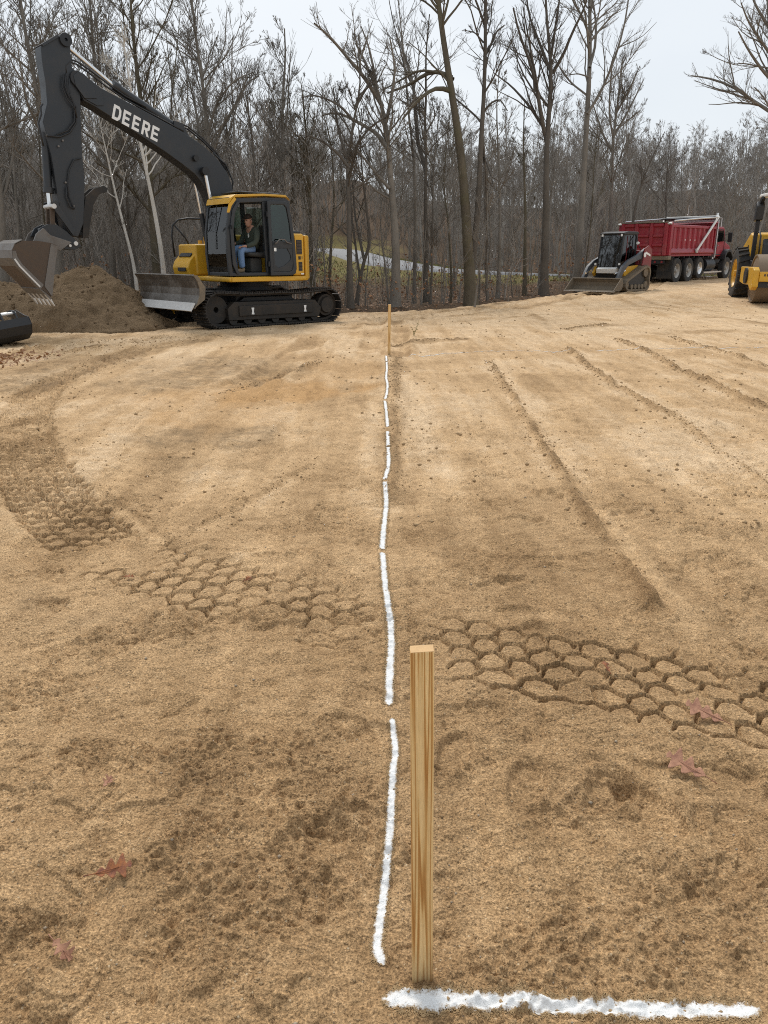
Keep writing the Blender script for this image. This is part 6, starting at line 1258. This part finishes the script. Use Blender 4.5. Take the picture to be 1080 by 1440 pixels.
def make_truck():
    yaw = math.radians(48); fw = np.array([math.cos(yaw), math.sin(yaw)]); rt = np.array([fw[1], -fw[0]])
    p = at_depth(946, 399.3, 35.6); c = p[:2] - fw*1.05 - rt*1.07
    root = empty('dump_truck', (c[0], c[1], 0), yaw); root.location.z = float(T(*p[:2]))-0.06
    root.rotation_euler = (0, -math.atan2(float(T(*(c+fw*7.2)))-float(T(*(c+fw*1.05))), 6.15), yaw)
    tag(root, 'dark red dump truck with panelled tailgate and white tarp arm parked beyond the loader', 'truck')
    MB().box(0.3,8.1,-0.48,-0.32,0.78,1.05).box(0.3,8.1,0.32,0.48,0.78,1.05).box(0.4,0.6,-0.32,0.32,0.8,1.0).box(3.0,3.2,-0.32,0.32,0.8,1.0).build('chassis', M['black'], root)
    for x in (1.05, 2.40):
        for s in (1,-1):
            wheel(root, x, s*1.07, 0.53, 0.53, 0.27, s, M['wheel_steel']); wheel(root, x, s*0.77, 0.53, 0.53, 0.27, s, M['black'], hub=False)
        MB().cyl((x,-0.9,0.53),(x,0.9,0.53),0.11,12).lathe([(0,-0.2),(0.22,-0.12),(0.22,0.12),(0,0.2)], (x,0,0.53), 'y', 14).build('axle', M['black'], root)
    for s in (1,-1): wheel(root, 3.72, s*1.06, 0.60, 0.47, 0.25, s, M['alu']); wheel(root, 7.25, s*1.04, 0.53, 0.53, 0.30, s, M['wheel_steel'])
    MB().cyl((3.72,-1,0.6),(3.72,1,0.6),0.07,10).cyl((7.25,-1,0.53),(7.25,1,0.53),0.07,10).build('axle', M['black'], root)
    for s in (1,-1): MB().box(0.30,0.325,s*0.92-0.33,s*0.92+0.33,0.22,1.10).build('mud_flap', M['rubber'], root); MB().box(3.02,3.04,s*0.95-0.28,s*0.95+0.28,0.30,0.9).build('mud_flap', M['rubber'], root)
    MB().box(-0.02,0.32,-1.18,1.18,1.00,1.16).build('rear_sill', M['dirt_steel'], root, 0.02)
    MB().box(0.02,0.12,-1.0,1.0,0.84,0.98).build('light_bar', M['black'], root)
    for y in (-0.9,-0.6,0.6,0.9): MB().cyl((0.0,y,0.91),(0.02,y,0.91),0.05,10).build('tail_light', M['loader_red'], root)
    # body
    bx = empty('dump_body', (0,0,0)); bx.parent = root; W = 1.16; Z0, Z1, XL = 1.20, 2.44, 5.2
    MB().box(0.15,XL,-1.10,1.10,Z0-0.06,Z0+0.05).build('floor', M['red'], bx)
    for k in range(9): MB().box(0.4+k*0.58,0.48+k*0.58,-1.0,1.0,Z0-0.14,Z0-0.062).build('floor_beam', M['black'], bx)
    for s in (1,-1):
        yo, yi = s*(W-0.07), s*(W-0.09)
        MB().box(0.15,XL,min(yo,yi),max(yo,yi),Z0+0.05,Z1-0.10).build('side_wall', M['red'], bx)
        MB().prism([(s*(W-0.10),Z1-0.12),(s*(W+0.02),Z1-0.12),(s*(W+0.02),Z1-0.02),(s*(W-0.02),Z1),(s*(W-0.10),Z1)], 0.10, XL+0.02, 'x').build('top_rail', M['red'], bx, 0.01)
        MB().prism([(s*(W-0.14),Z0-0.04),(s*(W+0.01),Z0+0.06),(s*(W+0.02),Z0+0.12),(s*(W-0.065),Z0+0.30),(s*(W-0.14),Z0+0.30)], 0.12, XL, 'x').build('bottom_rail', M['red'], bx, 0.01)
        for k in range(9):
            x = 0.45+k*0.56; MB().prism([(x-0.09,s*(W-0.071)),(x+0.09,s*(W-0.071)),(x+0.05,s*(W+0.005)),(x-0.05,s*(W+0.005))], Z0+0.28, Z1-0.12, 'z').build('side_rib', M['red'], bx, 0.006)
        for k in range(3): MB().box(1.72+k*0.56,1.86+k*0.56,s*(W-0.069),s*(W-0.055),1.80,1.84).build('side_marker', M['white'], bx)
        MB().prism([(0.0,Z0-0.02),(0.22,Z0-0.02),(0.22,Z1+0.02),(0.10,Z1+0.10),(0.0,Z1+0.02)], s*W-0.10 if s>0 else -W-0.03, s*W+0.03 if s>0 else -W+0.10).build('corner_post', M['red'], bx, 0.012)
    MB().box(XL,XL+0.06,-W,W,Z0,Z1+0.12).build('front_wall', M['red'], bx)
    MB().prism([(XL,Z1+0.13),(XL+0.25,Z1+0.16),(XL+0.25,Z1+0.20),(XL,Z1+0.17)], -W, W).build('cab_shield', M['red'], bx, 0.01)
    # tailgate with three columns of recessed panels
    tg = empty('tailgate', (0,0,0)); tg.parent = root
    MB().box(-0.015,0.02,-W+0.11,W-0.11,Z0-0.02,Z1+0.06).build('gate_skin', M['red_dusty'], tg)
    for y in (-0.97,-0.34,0.34,0.97): MB().prism([(-0.10,y-0.06),(-0.016,y-0.10),(-0.016,y+0.10),(-0.10,y+0.06)], Z0-0.02, Z1+0.06, 'z').build('gate_rib', M['red_dusty'], tg, 0.008)
    for z, h in ((Z0+0.03,0.06),(Z0+0.40,0.06),(Z0+0.78,0.06),(Z1-0.02,0.08)):
        for y0, y1 in ((-0.87,-0.44),(-0.24,0.24),(0.44,0.87)): MB().prism([(-0.095,z-h*0.6),(-0.016,z-h*1.3),(-0.016,z+h*1.3),(-0.095,z+h*0.6)], y0, y1).build('gate_rail', M['red_dusty'], tg, 0.008)
    MB().box(-0.11,0.02,-W+0.10,W-0.10,Z1+0.061,Z1+0.10).build('gate_top', M['dirt_steel'], tg)
    for s in (1,-1): MB().cyl((-0.05,s*(W+0.04),Z1+0.03),(-0.05,s*(W-0.2),Z1+0.03),0.045,10).build('gate_hinge', M['worn_steel'], tg)
    # tarp gear
    for s in (1,-1):
        MB().tube([(2.95,s*(W+0.07),Z0+0.16),(5.10,s*(W+0.10),Z1+0.42)], 0.055, 8).build('tarp_arm', M['white_metal'], root, smooth='auto')
        MB().lathe([(0,-0.03),(0.10,-0.03),(0.10,0.03),(0,0.03)], (2.95,s*(W+0.07),Z0+0.16), 'y', 14).build('arm_pivot', M['worn_steel'], root)
        MB().tube([(5.1,s*(W+0.10),Z1+0.40),(2.6,s*(W-0.02),Z1+0.27),(0.4,s*(W-0.05),Z1+0.14)], 0.035, 6).build('tarp_bow', M['alu'], root)
    MB().tube([(5.1,-W-0.10,Z1+0.42),(5.1,W+0.10,Z1+0.42)], 0.06, 10).build('tarp_crossbar', M['white_metal'], root)
    MB().prism([(5.0,Z1+0.46),(5.2,Z1+0.40),(5.2,Z1+0.30),(4.9,Z1+0.30),(4.2,Z1+0.34),(4.2,Z1+0.37)], -W+0.02, W-0.02).build('tarp', M['black'], root)
    MB().box(5.46,5.56,-1.15,1.15,1.05,2.75).build('headache_rack', M['alu'], root)
    # cab and hood
    cb = empty('cab', (0,0,0)); cb.parent = root
    MB().prism([(5.75,1.10),(5.75,2.30),(5.85,2.44),(6.75,2.46),(6.92,2.36),(7.18,1.82),(7.18,1.10)], -0.98, 0.98).build('cab_shell', M['red'], cb, 0.05)
    for s in (1,-1):
        MB().prism([(6.08,1.75),(6.08,2.28),(6.74,2.28),(6.98,1.80)], s*0.985-0.006, s*0.985+0.006).build('side_window', M['glass_dark'], cb)
        MB().prism([(5.84,1.85),(5.84,2.22),(6.0,2.22),(6.0,1.85)], s*0.985-0.006, s*0.985+0.006).build('rear_window', M['glass_dark'], cb)
        MB().ring([(6.04,1.16),(6.04,2.33),(6.77,2.33),(7.05,1.78),(7.05,1.16)], [(6.07,1.19),(6.07,2.30),(6.755,2.30),(7.02,1.77),(7.02,1.19)], s*0.99-0.004, s*0.99+0.004).build('door_seam', M['black'], cb)
        MB().box(6.12,6.24,s*1.0-0.012,s*1.0+0.012,1.58,1.62).build('door_handle', M['chrome'], cb)
        MB().box(7.02,7.08,s*1.22-0.10,s*1.22+0.10,1.75,2.20).tube([(7.05,s*0.95,2.1),(7.05,s*1.15,2.12)],0.015,6).build('mirror', M['black'], cb, 0.015)
        MB().prism([(6.70,0.95),(6.74,1.18),(6.95,1.36),(7.25,1.42),(7.55,1.36),(7.78,1.15),(7.85,0.90),(7.74,0.90),(7.68,1.10),(7.50,1.26),(7.25,1.32),(7.0,1.26),(6.84,1.12),(6.78,0.95)], s*1.05-0.17, s*1.05+0.17).build('fender', M['black'], cb, 0.01)
        MB().cyl((8.32,s*0.80,1.22),(8.36,s*0.80,1.22),0.10,14).build('headlight', M['lamp'], cb)
    MB().prism([(6.86,2.33),(6.90,2.36),(7.165,1.84),(7.13,1.80)], -0.86, 0.86).build('windshield', M['glass_dark'], cb, loc=(0.02,0,0.005))
    MB().prism([(7.19,0.98),(7.19,1.80),(7.6,1.76),(8.20,1.62),(8.34,1.45),(8.34,0.98)], -0.86, 0.86).build('hood', M['red'], cb, 0.06)
    MB().box(8.34,8.37,-0.55,0.55,1.0,1.5).build('grille', M['chrome'], cb)
    MB().box(8.3,8.46,-1.15,1.15,0.55,0.85).build('bumper', M['chrome'], cb, 0.03)
    MB().tube([(5.95,-0.9,2.45),(5.95,-0.9,2.85),(6.55,-0.9,2.85),(6.55,-0.9,2.45)], 0.018, 6).tube([(5.95,0.9,2.45),(5.95,0.9,2.85),(6.55,0.9,2.85),(6.55,0.9,2.45)], 0.018, 6).cyl((5.95,-0.9,2.85),(5.95,0.9,2.85),0.018,6).build('roof_rack', M['alu'], cb)
    MB().cyl((5.66,-0.98,1.0),(5.66,-0.98,3.05),0.065,12).build('exhaust_stack', M['chrome'], root, smooth='auto')
    MB().cyl((5.66,-0.98,1.4),(5.66,-0.98,2.2),0.10,12).build('heat_shield', M['alu'], root, smooth='auto')
    MB().cyl((6.6,0.8,2.5),(6.6,0.8,3.5),0.008,5).build('antenna', M['white'], root)
    for s in (1,-1):
        MB().cyl((4.65,s*0.85,0.72),(5.75,s*0.85,0.72),0.30,20).build('fuel_tank', M['black'], root, smooth='auto')
        MB().box(4.3,6.6,s*1.05-0.12,s*1.05+0.12,0.36,0.42).build('step', M['alu'], root)
make_truck()

# ------------------------------------------------------------------ compact track loader
def make_loader():
    yaw = math.radians(224); c = at_depth(866, 404, 30.2)
    root = empty('track_loader', (c[0], c[1], float(T(c[0], c[1]))+0.03), yaw)
    root.scale = (0.98, 0.98, 0.98)
    tag(root, 'small track loader with dark glazed cab and wide bucket parked behind the truck tailgate', 'loader')
    for s in (1,-1):
        y0, y1 = (0.55,0.97) if s > 0 else (-0.97,-0.55)
        pin = [(0.95,0.10),(1.02,0.20),(0.98,0.32),(0.85,0.42),(-0.30,0.86),(-0.52,0.90),(-0.72,0.84),(-0.80,0.66),(-0.76,0.40),(-0.80,0.20),(-0.74,0.06),(-0.60,0.0),(0.78,0.0)]
        inn = [(0.88,0.14),(0.93,0.20),(0.90,0.28),(0.80,0.36),(-0.32,0.79),(-0.52,0.83),(-0.66,0.78),(-0.73,0.64),(-0.69,0.40),(-0.73,0.20),(-0.68,0.11),(-0.58,0.06),(0.74,0.06)]
        tr = MB().ring(pin, inn, y0, y1).build('track', M['dirt_steel'], root)
        lug = MB()
        per = list(zip(pin, pin[1:]+pin[:1]))
        for (a, b) in per:
            L = math.hypot(b[0]-a[0], b[1]-a[1]); k = max(1, int(L/0.11))
            for i in range(k):
                t = (i+0.5)/k; x, z = a[0]+(b[0]-a[0])*t, a[1]+(b[1]-a[1])*t; tx, tz = (b[0]-a[0])/L, (b[1]-a[1])/L; nx, nz = (-tz, tx)
                if nx*(x-0.1)+nz*(z-0.4) < 0: nx, nz = -nx, -nz
                lug.prism([(x-tx*0.03,z-tz*0.03),(x+tx*0.03,z+tz*0.03),(x+tx*0.02+nx*0.022,z+tz*0.02+nz*0.022),(x-tx*0.02+nx*0.022,z-tz*0.02+nz*0.022)], y0+0.01, y1-0.01)
        lug.build('track_lugs', M['dirt_steel'], tr)
        MB().prism([(0.70,0.16),(-0.55,0.16),(-0.60,0.30),(-0.40,0.70),(-0.25,0.72),(0.72,0.32)], s*0.76-0.10, s*0.76+0.10).build('track_frame', M['black'], root)
        for x, z, r in ((0.82,0.20,0.13),(-0.60,0.20,0.13),(-0.52,0.66,0.17),(0.45,0.15,0.09),(0.18,0.15,0.09),(-0.09,0.15,0.09),(-0.34,0.15,0.09)):
            MB().lathe([(0.0,-0.16),(r,-0.16),(r,0.16),(0.0,0.16)], (x,s*0.76,z), 'y', 16).build('track_wheel', M['dirt_steel'], root, smooth='auto')
        MB().prism([(0.60,0.50),(0.70,0.62),(0.55,0.86),(-0.3,0.92),(-0.3,0.84),(0.50,0.52)], s*0.62-0.05, s*0.62+0.05).build('side_panel', M['yellow'], root, 0.01)
        # lift arm: from a high pivot at the rear, forward and down to the bucket
        MB().prism([(-0.85,1.42),(-0.62,1.52),(-0.10,1.30),(0.62,1.08),(0.98,0.86),(1.28,0.44),(1.24,0.32),(1.10,0.34),(0.86,0.70),(0.55,0.92),(-0.15,1.10),(-0.80,1.24)], s*0.72-0.06, s*0.72+0.06).build('lift_arm', M['loader_grey'], root, 0.015)
        MB().prism([(-0.98,0.80),(-0.98,1.46),(-0.70,1.62),(-0.40,1.50),(-0.35,1.02),(-0.30,0.90)], s*0.72+s*0.076, s*0.72+s*0.12).build('rear_tower', M['loader_red'], root, 0.012)
        q = s*0.72+s*0.121
        MB().prism([(-0.86,1.22),(-0.52,1.32),(-0.50,1.40),(-0.84,1.30)], q, q+s*0.006).build('decal', M['white'], root)
        MB().lathe([(0.0,0.0),(0.09,0.0),(0.09,s*0.006),(0.0,s*0.006)], (-0.44,q,1.28), 'y', 16).build('emblem', M['white'], root)
        MB().tube([(0.70,s*0.72,0.72),(1.24,s*0.60,0.62)], 0.035, 10).build('tilt_cylinder', M['chrome'], root)
    MB().prism([(0.62,0.28),(0.62,0.72),(0.40,0.84),(-0.95,0.90),(-1.05,0.78),(-1.05,0.34),(-0.9,0.26)], -0.54, 0.54).build('chassis', M['black'], root, 0.02)
    MB().prism([(-0.45,0.90),(-0.45,1.46),(-0.95,1.40),(-1.08,1.20),(-1.08,0.80)], -0.62, 0.62).build('engine_hood', M['loader_red'], root, 0.04)
    cb = empty('cab', (0,0,0)); cb.parent = root
    for s in (1,-1):
        so = [(0.72,0.80),(0.68,1.30),(0.58,2.02),(0.30,2.06),(-0.38,2.06),(-0.46,1.96),(-0.46,0.92)]; si = [(0.64,0.86),(0.58,1.30),(0.47,1.95),(0.28,1.98),(-0.32,1.98),(-0.38,1.92),(-0.38,0.98)]
        MB().ring(so, si, s*0.44-0.03, s*0.44+0.03).build('side_frame', M['black'], cb, 0.008)
        MB().prism(si, s*0.44-0.004, s*0.44+0.004).build('side_window', M['glass_dark'], cb)
        for k in range(4): MB().box(-0.36+k*0.20,-0.345+k*0.20,s*0.446-0.002,s*0.446+0.012,1.0,1.96).build('window_bar', M['loader_red'] if k == 3 else M['black'], cb)
        MB().box(0.50,0.58,s*0.40-0.035,s*0.40+0.035,1.93,2.01).build('work_light', M['lamp'], cb, loc=(0.03,0,0))
        MB().box(0.76,0.80,s*0.50-0.03,s*0.50+0.03,0.92,0.99).build('headlight', M['lamp'], cb)
        MB().tube([(-0.30,s*0.50,2.0),(-0.22,s*0.62,1.72),(-0.42,s*0.66,1.45)], 0.014, 6).build('mirror_stay', M['black'], cb)
        MB().cyl((-0.26,s*0.62,1.70),(-0.20,s*0.62,1.70),0.05,10).build('mirror', M['lamp'], cb)
    MB().prism([(0.60,1.98),(0.62,2.05),(0.30,2.11),(-0.42,2.11),(-0.50,2.02)], -0.50, 0.50).build('roof', M['black'], cb, 0.02)
    MB().prism([(0.72,0.86),(0.665,1.30),(0.545,1.97),(0.535,1.97),(0.655,1.30),(0.71,0.86)], -0.41, 0.41).build('front_door_glass', M['loader_glass'], cb)
    MB().tube([(0.70,0.0,0.95),(0.68,-0.1,1.4)], 0.01, 5).build('wiper', M['black'], cb)
    MB().box(-0.44,-0.40,-0.41,0.41,0.95,1.98).build('rear_panel', M['black'], cb)
    MB().prism([(-0.2,1.15),(-0.32,1.75),(-0.22,1.76),(-0.08,1.22),(0.25,1.22),(0.25,1.10)], -0.24, 0.24).build('seat', M['seat'], cb, 0.02)
    MB().prism([(0.60,0.70),(0.84,0.62),(0.86,0.78),(0.72,0.84),(0.60,0.84)], -0.40, 0.40).build('door_sill', M['white_metal'], root, 0.01)
    bk = empty('bucket', (0,0,0)); bk.parent = root; W = 1.02
    prof = [(1.95,0.02),(1.50,0.02),(1.38,0.07),(1.30,0.18),(1.31,0.32),(1.40,0.42)]
    MB().sheet(prof, -W, W, -0.015).build('shell', M['dirt_steel'], bk)
    MB().box(1.35,1.44,-W,W,0.425,0.47).build('top_edge', M['dirt_steel'], bk, 0.01)
    MB().box(1.84,1.99,-W-0.02,W+0.02,0.0,0.018).build('cutting_edge', M['worn_steel'], bk)
    for s in (1,-1): MB().prism([(1.95,0.02),(1.50,0.02),(1.38,0.07),(1.30,0.18),(1.31,0.32),(1.40,0.47),(1.48,0.45)], s*W-0.012, s*W+0.012).build('side_plate', M['dirt_steel'], bk, 0.004)
    MB().box(1.20,1.31,-0.55,0.55,0.12,0.40).build('coupler_plate', M['yellow'], bk, 0.01)
make_loader()

# ------------------------------------------------------------------ drum roller, half out of the picture
def make_roller():
    yaw = math.radians(256); fw = np.array([math.cos(yaw), math.sin(yaw)]); rt = np.array([fw[1], -fw[0]])
    p = at_depth(1026, 421, 26.0); o = p[:2] - rt*1.12 + fw*1.45
    root = empty('drum_roller', (o[0], o[1], float(T(*o))-0.02), yaw)
    tag(root, 'yellow smooth drum roller with black roll bar and lugged rear tyres', 'roller')
    for s in (1,-1): wheel(root, -1.45, s*0.86, 0.76, 0.76, 0.54, s, M['yellow'], 22, 0.55)
    dr = MB().lathe([(0.0,-1.04),(0.56,-1.04),(0.60,-1.02),(0.62,-1.06),(0.66,-1.06),(0.66,1.06),(0.62,1.06),(0.60,1.02),(0.56,1.04),(0.0,1.04)], (1.55,0,0.66), 'y', 56).build('drum', M['drum'], root, smooth='auto')
    yk = empty('yoke', (0,0,0)); yk.parent = root
    for s in (1,-1):
        MB().prism([(0.55,0.55),(0.55,0.98),(2.30,0.98),(2.48,0.90),(2.48,0.46),(2.25,0.36),(1.9,0.50),(1.1,0.50)], s*1.17-0.08, s*1.17+0.08).build('side_plate', M['yellow'], yk, 0.02)
        MB().cyl((1.55,s*1.07,0.74),(1.55,s*1.30,0.74),0.22,18).build('drum_hub', M['black'], yk, smooth='auto')
    MB().box(2.36,2.52,-1.09,1.09,0.60,0.86).build('front_bar', M['yellow'], yk, 0.015)
    MB().box(2.34,2.42,-1.08,1.08,0.44,0.59).build('scraper', M['black'], yk)
    MB().box(0.55,0.72,-1.09,1.09,0.58,0.95).build('rear_bar', M['yellow'], yk, 0.015)
    for y in (-0.78,0.78): MB().cyl((2.44,y,0.86),(2.44,y,1.02),0.05,12).build('post', M['white'], yk)
    MB().box(2.521,2.526,-0.98,-0.94,0.74,0.80).box(2.521,2.526,-0.91,-0.87,0.74,0.80).box(2.521,2.526,-0.84,-0.80,0.74,0.80).box(2.521,2.526,-0.77,-0.73,0.74,0.80).build('lettering', M['bucket_rust'], yk)
    for y in (-0.8,0.8): MB().cyl((2.42,y,0.52),(2.45,y,0.52),0.035,10).build('lamp', M['lamp'], yk)
    MB().box(-0.1,0.56,-0.22,0.22,0.5,0.85).build('hitch', M['black'], root, 0.03)
    MB().prism([(0.0,0.62),(0.0,1.12),(-0.9,1.16),(-0.9,0.62)], -0.80, 0.80).build('platform', M['black'], root, 0.02)
    MB().prism([(-0.85,0.85),(-0.85,1.55),(-0.98,1.92),(-1.25,1.98),(-2.45,1.52),(-2.62,1.20),(-2.62,0.80)], -0.80, 0.80).build('engine_hood', M['yellow'], root, 0.06)
    for s in (1,-1):
        MB().prism([(-1.15,1.25),(-1.25,1.62),(-1.75,1.46),(-1.75,1.2)], s*0.805-0.004, s*0.805+0.006).build('hood_vent', M['black'], root)
        MB().tube([(-0.78,s*0.74,1.1),(-0.74,s*0.74,1.9),(-0.70,s*0.74,2.30)], 0.075, 4).build('rops_post', M['black'], root)
        MB().prism([(-0.86,2.28),(-0.56,2.32),(-0.50,2.72),(-0.66,2.86),(-0.80,2.80)], s*0.74-0.11, s*0.74+0.11).build('rops_pad', M['charcoal'], root, 0.03)
        MB().tube([(-0.70,s*0.74,2.75),(-0.45,s*0.72,2.95)], 0.07, 4).build('rops_top', M['black'], root)
        MB().tube([(-0.10,s*0.70,1.12),(-0.05,s*0.72,1.85),(-0.3,s*0.72,1.98),(-0.62,s*0.72,1.95)], 0.025, 8).build('handrail', M['black'], root, smooth=True)
    MB().prism([(-1.15,2.98),(0.35,2.93),(0.40,3.0),(0.3,3.05),(-1.1,3.08)], -0.72, 0.72).build('canopy', M['white_metal'], root, 0.03)
    MB().prism([(-0.72,1.12),(-0.80,1.9),(-0.66,1.94),(-0.52,1.48),(-0.15,1.46),(-0.15,1.34),(-0.5,1.3)], -0.28, 0.28).build('seat', M['black'], root, 0.03)
    MB().prism([(-0.08,1.12),(0.0,1.12),(0.0,1.62),(-0.12,1.78),(-0.2,1.74)], -0.62, 0.62).build('console', M['charcoal'], root, 0.03)
    MB().lathe([(0.15,-0.012),(0.175,-0.012),(0.175,0.012),(0.15,0.012)], (-0.22,0,1.74), 'z', 24).cyl((-0.22,-0.16,1.74),(-0.22,0.16,1.74),0.012,6).cyl((-0.22,0,1.74),(-0.10,0,1.60),0.02,6).build('steering_wheel', M['black'], root)
make_roller()
